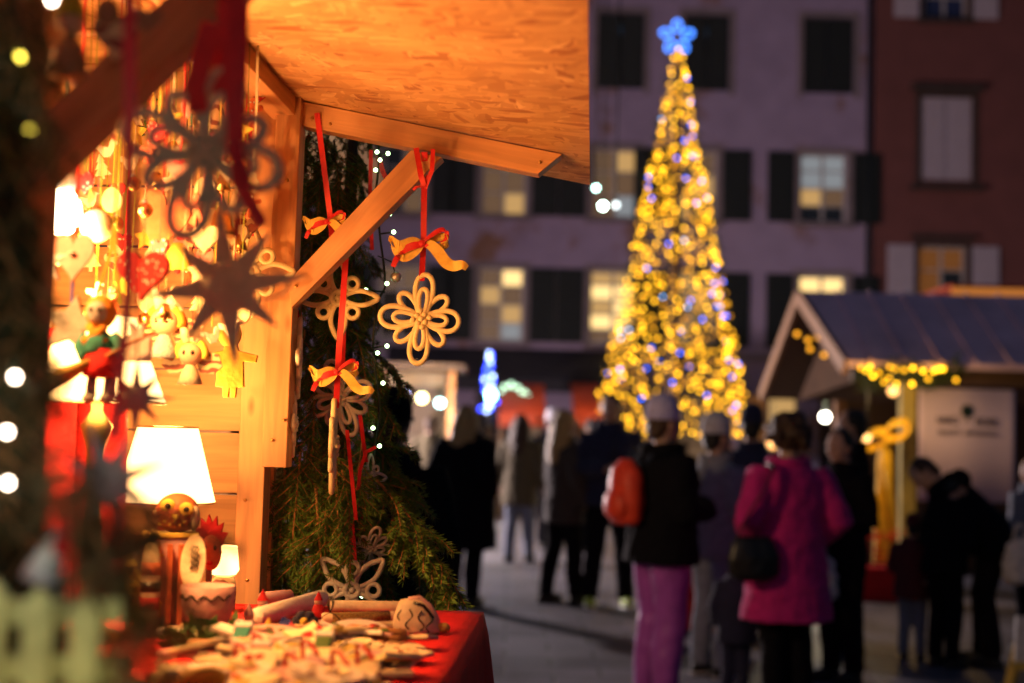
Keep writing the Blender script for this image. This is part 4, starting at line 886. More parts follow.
# table cloth
def cloth():
    m = MB(); nx, ny = 30, 36; x0, x1, y0, y1 = -1.3, CXR, .80, CYF; g = {}; vs = []; fs = []
    def v(p): vs.append(p); return len(vs)-1
    for i in range(nx+1):
        for j in range(ny+1):
            x = x0+(x1-x0)*i/nx; y = y0+(y1-y0)*j/ny; g[i, j] = v(S(x, y, CZ+.0015*noise.noise((x*14, y*14, 0))))
    for i in range(nx):
        for j in range(ny): fs.append((g[i, j], g[i+1, j], g[i+1, j+1], g[i, j+1]))
    ring = [(nx, j) for j in range(ny+1)]+[(i, ny) for i in range(nx-1, -1, -1)]; prev = [g[r] for r in ring]; n = len(ring); rows = 14
    for r in range(1, rows+1):
        cur = []; d = .55*r/rows
        for k, (i, j) in enumerate(ring):
            x = x0+(x1-x0)*i/nx; y = y0+(y1-y0)*j/ny; ph = k*.62; am = .022*min(1, d*3.2)
            ox = oy = 0; f = min(1, d*22)*.004+am*(.6+.6*math.sin(ph+.5*math.sin(k*.21))+.4*noise.noise((k*.3, d*3, 1)))*.8
            c_ = max(0, 1-abs(k-ny)/3)
            if i == nx: ox = f+c_*.012*d
            if j == ny: oy = f+c_*.012*d
            if k == ny: ox += am*.8+.016*d*4; oy += am*.8
            cur.append(v(S(x+ox, y+oy, CZ-d-.0)))
        for k in range(n-1): fs.append((prev[k], cur[k], cur[k+1], prev[k+1]))
        prev = cur
    m.add(vs, fs); o = m.build('tablecloth', M['red_cloth'], origin=S(-.6, 1.8, CZ)); s_ = o.modifiers.new('sol', 'SOLIDIFY'); s_.thickness = .002; s_.offset = 1
    return tag(o, 'red tablecloth draped over the stall counter', 'tablecloth')
cloth(); TOPZ = CZ+.004

# ------------------------------------------------------------------ hanging ornaments
UP = V((0, 0, 1))
def loop_pts(c, ax, ay, L, Wd, n=22, r0=0, point=0):
    out = []
    for j in range(n):
        t = 2*math.pi*j/n; rr = (1-math.cos(t))/2; lat = Wd/2*math.sin(t)*(.5+.62*rr)
        if point: lat *= (1-.55*rr**3); rr = rr+.12*rr**8
        out.append(c+ax*(r0+L*rr)+ay*lat)
    return out
def coil_flower(m, c, ax, ay, k, tr_=2.8, rot=-4):
    dz_ = ax.cross(ay)
    def dirs(a): a = R(a+rot); return ax*math.cos(a)+ay*math.sin(a), ay*math.cos(a)-ax*math.sin(a)
    for i, (L, Wd) in enumerate(((36, 24), (43, 21), (40, 25), (43, 21))):
        u, v_ = dirs(90*i); m.tube(loop_pts(c, u, v_, L*k, Wd*k, 26, 2*k), tr_*k, 9, True)
        m.tube(loop_pts(c+dz_*k*1.2, u, v_, L*.66*k, Wd*.5*k, 20, 2*k), tr_*k*.92, 9, True)
    for i in range(4):
        u, v_ = dirs(45+90*i); m.tube(loop_pts(c+dz_*k*-.6, u, v_, 31*k, 14.5*k, 22, 2*k), tr_*k, 9, True)
    for i in range(8):
        u, v_ = dirs(45*i+12); m.ell(c+u*k*(5.2 if i % 2 else 8.5)+dz_*k*3.4, 2.9*k, n=10, m=7)
    m.ell(c+dz_*k*4.2, 3.2*k, n=10, m=7)
def coil_point(m, c, ax, ay, k, tr_=2.75, rot=0):
    dz_ = ax.cross(ay)
    def dirs(a): a = R(a+rot); return ax*math.cos(a)+ay*math.sin(a), ay*math.cos(a)-ax*math.sin(a)
    for i in range(4):
        u, v_ = dirs(90*i); m.tube(loop_pts(c, u, v_, 33*k, 20*k, 26, 5*k, 1), tr_*k, 9, True)
        u, v_ = dirs(45+90*i); cc = c+u*21*k; m.tube([cc+u*6.3*k*math.cos(t)+v_*6.3*k*math.sin(t)+dz_*k*.5 for t in [6.283*j/16 for j in range(16)]], tr_*k*.95, 9, True)
        m.tube([c+u*4*k, c+u*15*k], tr_*k*.9, 8)
    m.tube([c+ax*7*k*math.cos(t)+ay*7*k*math.sin(t)+dz_*k*1.0 for t in [6.283*j/18 for j in range(18)]], tr_*k, 9, True); m.ell(c+dz_*k, 3.4*k, n=10, m=7)
def coil_star(m, c, ax, ay, k, arms=8, L=48, rot=5, fat=3.4):
    dz_ = ax.cross(ay); o = []
    for i in range(arms*2):
        a = R(rot+180*i/arms); r_ = (L if i % 4 == 0 else L*.82) if i % 2 == 0 else 15; o.append((r_*k*math.cos(a), r_*k*math.sin(a)))
    m.plate(o, c, ax, ay, fat*k); m.ell(c, (17*k, 17*k, 4*k), Matrix((ax, ay, dz_)).transposed(), n=16, m=8)
def ribbon_run(m, pts, w, face=None, tw=0, th=.0005):
    P_ = [V(p) for p in pts]; out = []
    for i in range(len(P_)-1):
        for j in range(6): out.append(P_[i].lerp(P_[i+1], j/6))
    out.append(P_[-1]); n = len(out); a0_ = SXA if face is None else face
    m.strip(out, [Matrix.Rotation(tw*i/n+.18*math.sin(i*.5), 3, 'Z') @ a0_ for i in range(n)], w, th)
def bow(root, c, k, w=6, red=True, gold=True, seed=0):
    rr = random.Random(seed); o = []
    def q(x, y, d): return c+SXA*x*k+UP*(-y*k)-SYA*d*k
    if gold:
        m = MB()
        m.strip([q(0, 0, 2), q(-9, -2, 5), q(-22, 3, 7), q(-31, -4, 4), q(-30, 5, 1), q(-18, 14, 2), q(-6, 8, 3), q(0, 0, 3)], [UP*.8+SYA*.5, UP, UP-SYA*.3, UP*.6-SYA*.8, UP*.7-SYA, UP+SYA*.2, UP, UP], [6*k, 9*k, 11*k, 9*k, 9*k, 10*k, 8*k, 5*k], .0004)
        m.strip([q(0, 0, 2), q(8, 1, 5), q(17, 9, 6), q(24, 18, 3), q(32, 22, 2), q(41, 21, 4), q(46, 24, 2)], [UP+SXA*.5, UP*.7+SXA*.7, UP*.5+SXA, UP*.6+SXA, UP, UP, UP*.9], [5*k, 10*k, 12*k, 12*k, 11*k, 9*k, 6*k], .0004)
        m.strip([q(0, 0, 1), q(9, -5, -2), q(20, -8, -3), q(26, -2, 0), q(18, 3, 2), q(6, 2, 2)], [UP, UP, UP-SYA*.4, UP-SYA, UP, UP], [5*k, 8*k, 9*k, 9*k, 8*k, 5*k], .0004)
        o.append(m.build('gold_bow', M['gold_ribbon'], root))
    if red:
        m = MB()
        m.strip([q(0, 0, 4), q(8, -7, 6), q(18, -14, 4), q(24, -13, 1), q(24, -5, 0), q(19, -1, 2)], [SYA+UP*.4, UP+SYA*.4, UP, UP*.5-SXA, SXA+UP*.3, SXA], [w*k*.8]*6, .0004)
        m.strip([q(0, 1, 5), q(-9, 3, 7), q(-19, 8, 6), q(-25, 15, 4), q(-29, 24, 3)], [UP, UP, UP*.8+SXA*.4, SXA*.7+UP*.6, SXA*.9+UP*.4], [w*k, w*1.3*k, w*1.2*k, w*k, w*.8*k], .0004)
        m.strip([q(1, 0, 4), q(7, 4, 5), q(13, 9, 4), q(16, 13, 3)], [UP, UP+SXA, SXA, SXA], [w*.7*k]*4, .0004)
        m.ell(c-SYA*4*k, (4.2*k, 3.2*k, 4*k), n=10, m=7); o.append(m.build('red_bow', M['red_ribbon'], root))
    return o
def k_of(yl): return yl/FP
def axes(yaw=0, tilt=0):
    ax = Matrix.Rotation(R(yaw), 3, 'Z') @ SXA; ay = Matrix.Rotation(R(tilt), 3, 'X') @ UP
    ay = (ay-ax*ay.dot(ax)).normalized(); return ax, ay
def ornament(label, px, py, yl, kind, mat, size=1.0, yaw=0, tilt=0, ribbon=None, rw=6, bow_at=None, bow_k=1, rot=None, group=None, cord=None, gold=True, rib_mat='red_ribbon'):
    c = sp(px, py, yl); k = k_of(2.6)*size
    top = sp(*ribbon[0]) if ribbon else c+UP*.08
    o = T('hanging_ornament', label, 'ornament', top, group); ax, ay = axes(yaw, tilt); m = MB()
    if kind == 'flower': coil_flower(m, c, ax, ay, k, **({'rot': rot} if rot is not None else {}))
    elif kind == 'point': coil_point(m, c, ax, ay, k, **({'rot': rot} if rot is not None else {}))
    elif kind == 'star': coil_star(m, c, ax, ay, k, **({'rot': rot} if rot is not None else {}))
    m.build('coil', M[mat], o)
    if ribbon:
        m = MB(); ribbon_run(m, [sp(*p) for p in ribbon], rw*k_of(yl), tw=.25); m.build('ribbon', M[rib_mat], o)
    if bow_at: bow(o, sp(*bow_at), k_of(bow_at[2])*bow_k, gold=gold)
    return o
# in the focal plane
fl = ornament('cream coiled flower ornament hanging alone from the red ribbon under the awning corner', 421.5, 319, 2.60, 'flower', 'clay', 1.0, ribbon=[(424.5, 152, 2.535), (424, 200, 2.59), (423.5, 245, 2.595), (421.5, 281, 2.598)], bow_at=(422.5, 244, 2.585))
m = MB(); ribbon_run(m, [sp(416, 148, 2.535), sp(421, 176, 2.53), sp(424, 186, 2.535)], .010); ribbon_run(m, [sp(433, 149, 2.535), sp(432, 170, 2.535), sp(425, 188, 2.537)], .008); ribbon_run(m, [sp(425, 186, 2.536), sp(416, 187, 2.53), sp(413, 190, 2.53)], .005); m.build('ribbon_loop', M['red_ribbon'], fl)
ornament('cream pointed loop ornament partly hidden behind the long red ribbon by the post', 338, 298, 2.66, 'point', 'clay', 1.0, yaw=14, rot=2, ribbon=[(317, 113, 2.572), (323, 160, 2.58), (330, 215, 2.60), (334, 262, 2.65)], rw=5.5, bow_at=(327, 222, 2.57), bow_k=.72)
ornament('cream flower ornament turned edge-on below the gold and red bow', 333, 446, 2.58, 'flower', 'clay', 1.02, yaw=98, tilt=2, ribbon=[(346, 252, 2.60), (343, 300, 2.585), (339, 350, 2.58), (336, 408, 2.58)], rw=6, bow_at=(337, 372, 2.57), bow_k=.82)
ornament('white clay ornament hung edge-on against the post, the upper one', 299, 358, 2.63, 'point', 'clay_white', .95, yaw=100, ribbon=[(297, 310, 2.63), (299, 326, 2.63)], rw=3)
ornament('white clay ornament hung edge-on against the post, the lower one with red tip', 294, 424, 2.63, 'flower', 'clay_white', .72, yaw=100, ribbon=[(296, 384, 2.63), (295, 396, 2.63)], rw=3)
# further back, on the fir
ornament('grey coiled flower ornament hanging on the fir behind the gold bow', 341, 398, 2.74, 'flower', 'clay_grey', .92, yaw=-10, rot=20, ribbon=[(344, 330, 2.72), (343, 365, 2.735)], rw=4)
ornament('grey-white pointed loop ornament low on the fir just above the counter goods', 352, 590, 2.70, 'point', 'clay_grey', 1.05, yaw=6, rot=45, ribbon=[(351, 520, 2.70), (353, 545, 2.70), (354, 562, 2.70)], rw=6)
ornament('white loop ornament seen from below beside the red ribbon on the fir', 370, 549, 2.74, 'flower', 'clay_grey', .62, yaw=30, tilt=35, ribbon=[(356, 500, 2.72), (364, 530, 2.735)], rw=4)
ornament('small pale clay curl ornament hanging deep in the fir boughs', 370, 478, 2.78, 'point', 'clay_grey', .6, yaw=55, ribbon=[(360, 415, 2.72), (366, 462, 2.77)], rw=4)
def plain_ribbon(label, pts, w, mat='red_ribbon'):
    m = MB(); ribbon_run(m, [sp(*p) for p in pts], w*k_of(pts[0][2]), tw=.5); return tag(m.build('ribbon', M[mat], origin=sp(*pts[0])), label, 'ribbon')
plain_ribbon('slim red ribbon down the upper right edge of the fir', [(371, 150, 2.80), (370, 200, 2.8), (372, 250, 2.80)], 4)
plain_ribbon('short dark red ribbon end beside the top fairy lights', [(379, 158, 2.79), (383, 172, 2.79), (386, 178, 2.79)], 5)
plain_ribbon('long red ribbon strand between the gold bow and the lower fir ornaments', [(347, 430, 2.66), (351, 470, 2.68), (356, 520, 2.70)], 4)
plain_ribbon('red ribbon tail trailing along a wire towards a low fairy light', [(376, 447, 2.7), (366, 452, 2.7), (360, 470, 2.71), (358, 490, 2.71)], 3.5)

# near, out of focus
sw = ornament('large coil ornament coloured as if backlit, blurred in front of the lit stall interior', 206, 152, 1.30, 'flower', 'backlit_clay', 1.0, rot=-14, yaw=18, ribbon=[(226, -40, 1.30), (224, 30, 1.30), (216, 95, 1.30)], rw=15)
m = MB(); c_ = sp(222, 55, 1.29); ribbon_run(m, [c_+UP*.03-SXA*.01, c_-SXA*.025-UP*.03, c_-SXA*.02-UP*.055], .02); ribbon_run(m, [c_+UP*.05, c_+SXA*.012-UP*.05, c_+SXA*.02-UP*.12, c_+SXA*.045-UP*.16], .013); m.build('red_bow', M['red_ribbon'], sw)
st_ = ornament('dark eight-armed star ornament blurred in front of the yellow angel', 227, 286, 1.5, 'star', 'backlit_clay', 1.02, rot=8, ribbon=[(246, -60, 1.5), (242, 120, 1.5), (236, 240, 1.5)], rw=7)
m = MB(); c_ = sp(254, 283, 1.5); kk = k_of(1.5); m.tube([c_+SXA*36*kk*math.cos(t)+UP*17*kk*math.sin(t) for t in [6.283*j/24 for j in range(24)]], 1.6*kk, 8, True); m.build('wire_loop', M['backlit_clay'], st_)
ornament('dark star ornament hanging blurred left of the lowest lampshade', 108, 482, 1.12, 'star', 'clay_grey', .58, rot=20, ribbon=[(129, -60, 1.12), (130, 90, 1.12), (128, 300, 1.12), (114, 440, 1.12)], rw=13)
ornament('small dark star ornament in front of the upper lampshade edge', 136, 398, 1.52, 'star', 'clay_grey', .50, rot=0, ribbon=[(140, -60, 1.52), (137, 375, 1.52)], rw=2)
plain_ribbon('broad dark red ribbon in the near upper left of the stall', [(239, -60, 1.24), (238, 60, 1.24), (234, 150, 1.24), (246, 186, 1.24)], 17)
plain_ribbon('lilac-blue satin ribbon zigzagging down at the top left corner', [(42, -30, 1.52), (47, 6, 1.52), (66, 38, 1.52), (68, 76, 1.52), (76, 84, 1.52)], 6, 'lilac_knit')

# ------------------------------------------------------------------ trinkets hanging inside
M['pink'] = P('pink_wood', (.62, .36, .34), .6); M['orange_red'] = P('orange_red_wood', (.62, .16, .06), .6); M['cream'] = P('cream_paint', (.75, .62, .40), .55, scale=40); M['felt_grey'] = P('grey_felt', (.42, .46, .46), .95, bump=.5, bscale=300)
M['teal'] = P('teal_cloth', (.03, .22, .20), .9, bump=.4); M['orange_hood'] = P('orange_felt', (.68, .30, .04), .9, bump=.4); M['straw'] = P('straw', (.45, .33, .08), .8, scale=90, stretch=(1, 1, 6)); M['rose'] = P('rose_skin', (.66, .36, .22), .6); M['red_felt'] = P('red_felt', (.55, .02, .025), .9, bump=.4)
M['polka'] = PRINT('red_spotted_cloth', (.55, .02, .02), (.75, .6, .5), 150, .28); M['paisley'] = PRINT('brown_printed_cloth', (.62, .42, .22), (.2, .05, .03), 22, .5, kind='w'); M['scroll'] = PRINT('scroll_painted_clay', (.72, .60, .44), (.03, .025, .02), 5.0, .16, kind='w')
M['yellow'] = P('yellow_felt', (.78, .55, .08), .8); M['green_rib'] = P('olive_ribbon', (.22, .28, .02), .6); M['blue'] = P('blue_card', (.03, .05, .35), .6); M['silver'] = P('silver_foil', (.6, .64, .66), .3, metal=.6); M['white_felt'] = P('white_felt', (.8, .78, .74), .9, bump=.4); M['lilac'] = P('lilac_yarn', (.5, .38, .6), .9, bump=.6, bscale=200); M['pink_yarn'] = P('pink_yarn', (.66, .4, .42), .9, bump=.6, bscale=200); M['leaf'] = P('green_leaf', (.05, .13, .02), .6)
HEART = [(0, -1)]+[(.92*math.sin(t)**3*1.1, (.83*math.cos(t)-.33*math.cos(2*t)-.13*math.cos(3*t)-.06*math.cos(4*t))*1.0+.02) for t in [6.283*(i+.5)/26-math.pi for i in range(26)]]
HEART = [(1.0*math.sin(t)**3, .81*math.cos(t)-.31*math.cos(2*t)-.125*math.cos(3*t)-.06*math.cos(4*t)) for t in [6.283185*i/36 for i in range(36)]][::-1]
def star_o(n, r1, r2, rot=90): return [((r1 if i % 2 == 0 else r2)*math.cos(R(rot)+math.pi*i/n), (r1 if i % 2 == 0 else r2)*math.sin(R(rot)+math.pi*i/n)) for i in range(2*n)]
CIRC = [(math.cos(6.283*i/24), math.sin(6.283*i/24)) for i in range(24)]
def sc_o(o, a, b=None): return [(x*a, y*(b or a)) for x, y in o]
def hang(name, label, cat, px, py, yl, toppx=0, cord='red_ribbon', cw=1.2, group=None):
    c = sp(px, py, yl); o = T(name, label, cat, c, group); k = k_of(yl); top = c+UP*toppx*k
    if cord:
        zt = max(2.168, top.z+.02); m = MB(); m.tube([top, V((top.x, top.y, (top.z+zt)/2))+SXA*.002, V((top.x, top.y, zt))], cw*k*.32, 6); m.build('cord', M[cord], o)
    def q(x, y, d=0): return c+SXA*x*k+UP*y*k-SYA*d*k
    return o, k, q
FR = Matrix((SXA, UP, -SYA)).transposed()      # plate-aligned frame
def flat(name, label, cat, px, py, yl, outline, rx, ry, mat, th=4, top=None, group=None, tilt=0, cord='red_ribbon', cw=1.4, yaw=0):
    o, k, q = hang(name, label, cat, px, py, yl, top if top is not None else ry, cord, cw, group); m = MB(); ax = Matrix.Rotation(R(yaw), 3, 'Z') @ SXA; ay = UP
    if tilt: ax, ay = ax*math.cos(R(tilt))+ay*math.sin(R(tilt)), ay*math.cos(R(tilt))-ax*math.sin(R(tilt))
    m.plate(sc_o(outline, rx*k, ry*k), q(0, 0), ax, ay, th*k); m.build('body', M[mat], o, bevel=.0012); return o, k, q
o, k, q = flat('heart_ornament', 'pale pink wooden heart with dark knot hanging below the bright bulb', 'ornament', 74, 254, 1.8, HEART, 21, 28, 'pink', 5, 20, cw=4)
m = MB(); m.ell(q(-1, 0, 4), (4*k, 4*k, 3*k)); m.build('knot', M['felt_grey'], o); m = MB(); m.tube([q(0, -28), q(0, -62)], 1.6*k, 6); m.build('tail_cord', M['blue'], o)
o, k, q = flat('star_ornament', 'silver-blue star hanging at the far left under the bulb', 'ornament', 47, 262, 1.8, star_o(5, 1, .45), 24, 24, 'silver', 6, 22)
o, k, q = flat('star_ornament', 'grey felt star hanging beside the doll with the broom', 'ornament', 72, 325, 1.8, star_o(5, 1, .5, 80), 31, 31, 'felt_grey', 8, 28, 'x') if False else flat('star_ornament', 'grey felt star hanging beside the doll with the broom', 'ornament', 72, 325, 1.8, star_o(5, 1, .5, 80), 31, 31, 'felt_grey', 8, 28)
o, k, q = flat('heart_ornament', 'red heart with pale spots, blurred at the middle of the hanging trinkets', 'ornament', 143, 272, 1.8, HEART, 27, 28, 'polka', 12, 22)
o, k, q = flat('heart_ornament', 'large plain orange-red heart hanging above the spotted heart', 'ornament', 163, 218, 2.2, HEART, 27, 36, 'orange_red', 5, 24, tilt=-14)
o, k, q = flat('heart_ornament', 'brown scroll-patterned heart next to the large orange-red heart', 'ornament', 188, 222, 2.42, HEART, 20, 30, 'paisley', 5, 20, tilt=10)
o, k, q = hang('glass_bauble', 'pale cream bauble right of the bright bulb', 'bauble', 97, 226, 2.0, 17); m = MB(); m.ell(q(0, 0), 17*k, n=24, m=16); m.build('ball', M['cream'], o); m = MB(); m.lathe([(4*k, 15*k), (4*k, 20*k), (2*k, 21*k)], wloc(o), 12); m.build('cap', M['brass'], o)
o, k, q = hang('glass_bauble', 'glowing cream bauble inside the left loop of the backlit-coloured coil', 'bauble', 184, 157, 2.2, 14); m = MB(); m.ell(q(0, 0), 14*k, n=24, m=16); m.build('ball', M['cream'], o); m = MB(); m.lathe([(4*k, 13*k), (4*k, 17*k), (2*k, 18*k)], wloc(o), 12); m.build('cap', M['brass'], o)
for px, py, mt, lab in ((158, 131, 'pink_yarn', 'small pink yarn ball beneath the green sprig'), (158, 154, 'lilac', 'small lilac yarn ball under the pink one')):
    o, k, q = hang('yarn_ball', lab, 'ball', px, py, 2.42, 8); m = MB(); m.ell(q(0, 0), 8*k, n=18, m=12); m.build('ball', M[mt], o)
o, k, q = hang('green_sprig', 'green leafy sprig pinned to the end wall above the yarn balls', 'sprig', 144, 116, 2.64, 8)
m = MB()
for i in range(120):
    a = rnd.random()*6.28; r_ = 18*math.sqrt(rnd.random()); p = q(r_*math.cos(a), r_*1.1*math.sin(a), rnd.random()*8); d = V((rnd.gauss(0, 1), rnd.gauss(0, .6), rnd.gauss(0, 1))).normalized(); a_ = d.cross(SYA).normalized(); m.add([p, p+d*4*k+a_*2.2*k, p+d*9*k, p+d*4*k-a_*2.2*k], [(0, 1, 2, 3)])
m.build('leaves', M['leaf'], o)
o, k, q = hang('wooden_spoon', 'long cream wooden spoon hanging beside a teal ribbon', 'spoon', 184, 112, 2.42, 48); m = MB(); m.tube([q(0, 48), q(0, 10), q(1, -20), q(0, -32)], [2*k, 2.6*k, 4*k, 6*k], 10); m.ell(q(0, -36), (9*k, 5*k, 12*k)); m.build('body', M['cream'], o); m = MB(); m.strip([q(6, 45), q(8, 20), q(9, -8), q(12, -16)], SXA, 3.5*k); m.build('teal_ribbon', M['teal'], o)
# the dolls
def doll(label, px, py, yl, hood, face, wings=None, body='cream', hat=False, arms='cream', s_=1.0, hair=None):
    o, k, q = hang('hanging_doll', label, 'doll', px, py, yl, 22*s_); k2 = s_
    m = MB(); m.ell(q(0, 0), (15*k*k2, 14*k*k2, 14*k*k2), n=20, m=14); m.build('head', M[face], o)
    m = MB()
    for x in (-5, 5): m.ell(q(x*k2, 1, 12.5*k2), (2.3*k*k2, 2*k*k2, 3.2*k*k2), n=8, m=6)
    m.build('eyes', M['eye'], o)
    m = MB(); m.tube([q(16*k2*math.cos(R(a)), 16*k2*math.sin(R(a)), -1) for a in range(-20, 201, 20)], [5.5*k*k2]*12, 8); m.build('headband', M[hood], o)
    if wings:
        for sx in (-1, 1):
            m = MB(); m.plate([(x*sx*k*k2, y*k*k2) for x, y in ((4, 6), (18, 16), (32, 12), (37, -2), (26, -12), (10, -10))][::sx], q(0, -10, -6), SXA, UP, 3*k); m.build('wing', M[wings], o)
    if hat:
        for sx in (-1, 1): m = MB(); m.tube([q(sx*4*k2, 14*k2), q(sx*8*k2, 26*k2), q(sx*14*k2, 34*k2)], [7*k*k2, 6*k*k2, 1*k], 10); m.build('hat', M[body], o)
    m = MB(); m.lathe([(5*k*k2, -12*k*k2), (11*k*k2, -24*k*k2), (15*k*k2, -36*k*k2), (0, -37*k*k2)], wloc(o), 18); m.build('dress', M[body], o)
    return o, k, q
doll('rose-faced angel doll with leaf hat and patterned wings, upper of two', 165, 322, 2.2, 'orange_hood', 'rose', 'paisley', 'felt_grey', True)
doll('rose-faced angel doll with gold band and patterned wings, lower of two', 191, 354, 2.2, 'yellow', 'rose', 'paisley', 'cream', True, s_=.85)
o, k, q = hang('hanging_doll', 'doll in orange hood riding a straw broom in front of the lampshade', 'doll', 100, 312, 1.8, 22, None)
m = MB(); m.strip([q(11, 90), q(8, 60), q(-4, 18)], SXA, 4*k); m.strip([q(11, 90), q(14, 55), q(20, 8)], SXA, 4*k); m.tube([q(11, 90), q(11, 230)], 1.2*k, 6); m.build('ribbon', M['green_rib'], o)
m = MB(); m.ell(q(0, 0, -2), (16*k, 15*k, 18*k), n=22, m=14); m.tube([q(-9, -14, 6), q(-3, -22, 9), q(9, -32, 6)], [4*k, 5*k, 6*k], 9); m.tube([q(9, -14, 6), q(2, -22, 9), q(-12, -32, 6)], [4*k, 5*k, 6*k], 9); m.build('hood', M['orange_hood'], o)
m = MB(); m.ell(q(0, -1, 8), (10.5*k, 9*k, 12*k), n=18, m=12); m.build('face', M['felt_grey'], o)
m = MB(); m.ell(q(-3.5, 1, 16.5), (2.2*k, 1.5*k, 3*k), n=8, m=6); m.ell(q(4.5, 1, 16.5), (2.2*k, 1.5*k, 3*k), n=8, m=6); m.build('eyes', M['eye'], o)
m = MB(); m.lathe([(5*k, -16*k), (14*k, -26*k), (17*k, -42*k), (0, -44*k)], wloc(o), 18); m.tube([q(13, -24), q(22, -34), q(18, -44, 8)], [6*k, 6*k, 5*k], 9); m.tube([q(-13, -24), q(-20, -36), q(-12, -48, 8)], [6*k, 6*k, 5*k], 9); m.build('jacket', M['teal'], o)
m = MB(); m.lathe([(15*k, -38*k), (20*k, -52*k), (19*k, -66*k), (0, -68*k)], wloc(o)+SXA*5*k, 18); m.build('skirt', M['red_felt'], o)
for x in (-5, 13): m = MB(); m.tube([q(x, -64), q(x-1, -76), q(x-1, -84), q(x-1, -90, 8)], [5*k, 5*k, 5.5*k, 6*k], 10); m.build('leg', M['felt_grey'], o)
m = MB(); m.tube([q(62, -20, 14), q(10, -47, 14), q(-14, -58, 14)], 1.8*k, 8); m.build('broom_handle', M['twig'], o)
m = MB(); m.tube([q(-2, -52, 14), q(-14, -58, 14), q(-30, -66, 14), q(-48, -76, 14)], [6*k, 9*k, 12*k, 14*k], 14, flat=.6); m.build('broom_head', M['straw'], o)
o, k, q = flat('angel_ornament', 'flat yellow angel with outspread arms hanging next to the post', 'ornament', 231, 362, 2.42, [(-.18, .55), (-.28, .32), (-.95, .2), (-.9, 0), (-.45, .02), (-.5, -.7), (-.25, -.72), (-.22, -1), (-.05, -1), (0, -.72), (.05, -1), (.22, -1), (.25, -.72), (.5, -.7), (.45, .02), (.9, .0), (.95, .2), (.28, .32), (.18, .55)][::-1], 29, 36, 'yellow', 5, 36)
m = MB(); m.ell(q(-2, 28), (12*k, 5*k, 14*k), n=18, m=12); m.build('head', M['yellow'], o)
o, k, q = flat('house_ornament', 'small white felt house hanging left of the upper angel doll', 'ornament', 138, 342, 1.8, [(-1, -1), (1, -1), (1, .3), (.4, .35), (.5, 1), (0, .6), (-.5, 1), (-.4, .35), (-1, .3)], 14, 20, 'white_felt', 7, 10)
ornament('yellow pointed loop ornament hanging flat against the post', 252, 272, 2.50, 'point', 'clay', 1.02, yaw=-8, ribbon=[(250, 118, 2.42), (250, 190, 2.46), (252, 236, 2.50)], rw=4)
o, k, q = hang('clown_doll', 'little painted clown doll high up beside the near red ribbon', 'doll', 217, 108, 2.42, 26)
m = MB(); m.lathe([(9*k, -24*k), (8*k, -6*k), (4*k, 4*k)], wloc(o), 16); m.build('body', M['paisley'], o); m = MB(); m.ell(q(0, 9), 8*k); m.build('head', M['rose'], o); m = MB(); m.lathe([(8*k, 13*k), (4*k, 22*k), (0, 32*k)], wloc(o), 14); m.build('hat', M['orange_red'], o)
o, k, q = hang('bell_ornament', 'shiny golden bell hanging behind the dark star ornament', 'bell', 222, 222, 2.2, 16, 'green_rib')
m = MB(); m.lathe([(0, 16*k), (5*k, 15*k), (9*k, 8*k), (11*k, -4*k), (17*k, -12*k), (16*k, -14*k), (0, -10*k)], wloc(o), 22); m.build('body', M['brass'], o); m = MB(); m.ell(q(0, -14), 4*k); m.build('clapper', M['brass'], o)
o, k, q = hang('bell_ornament', 'pale yellow felt bell between the spotted heart and the golden bell', 'bell', 178, 258, 2.2, 18, 'red_ribbon', 2)
m = MB(); m.lathe([(0, 16*k), (6*k, 15*k), (11*k, 6*k), (15*k, -12*k), (0, -12*k)], wloc(o), 20); m.build('body', M['yellow'], o); m = MB(); m.ell(q(0, -13), 3.5*k); m.build('clapper', M['red_felt'], o)
o, k, q = hang('bell_ornament', 'cream clay bell with red ribbon by the inner post edge', 'bell', 243, 196, 2.42, 20, 'red_ribbon', 3)
m = MB(); m.lathe([(0, 18*k), (6*k, 16*k), (10*k, 5*k), (14*k, -14*k), (0, -14*k)], wloc(o), 20); m.build('body', M['cream'], o); m = MB(); m.ell(q(0, -15), 3.5*k); m.build('clapper', M['brass'], o)
flat('flower_ornament', 'small red flower ornament near the top of the inner post', 'ornament', 246, 148, 2.42, star_o(6, 1, .6), 12, 12, 'red_felt', 6, 10)
for i, (px, py, r_, shp, mt) in enumerate(((206, 190, 13, CIRC, 'cream'), (237, 236, 14, HEART, 'cream'), (200, 272, 14, star_o(5, 1, .5), 'cream'), (212, 300, 13, HEART, 'cream'), (156, 258, 12, CIRC, 'cream'), (182, 296, 13, HEART, 'cream'), (240, 312, 12, CIRC, 'cream'), (118, 250, 12, star_o(5, 1, .5), 'cream'), (205, 238, 15, HEART, 'cream'), (172, 182, 12, star_o(5, 1, .5), 'cream'), (150, 300, 13, CIRC, 'cream'), (228, 170, 12, HEART, 'cream'), (112, 200, 12, CIRC, 'cream'), (86, 198, 11, HEART, 'cream'))):
    kind = 'disc' if shp is CIRC else 'heart' if shp is HEART else 'star'
    flat('wooden_'+kind, f'small cream wooden {kind} hanging among the lit stall trinkets', 'ornament', px, py, (2.2, 2.42, 2.0)[i % 3], shp, r_, r_*1.1, mt, 4, r_*.8, 'cream wooden shapes inside the stall', yaw=rnd.uniform(-35, 35), cord=('green_rib', 'gold_ribbon', 'cream')[i % 3])
GING = [(-.22, .45), (-.3, .62), (-.3, .85), (-.12, 1), (.12, 1), (.3, .85), (.3, .62), (.22, .45), (.85, .5), (.95, .3), (.85, .15), (.35, .1), (.35, -.25), (.6, -.85), (.45, -1), (.25, -.98), (0, -.4), (-.25, -.98), (-.45, -1), (-.6, -.85), (-.35, -.25), (-.35, .1), (-.85, .15), (-.95, .3), (-.85, .5)][::-1]
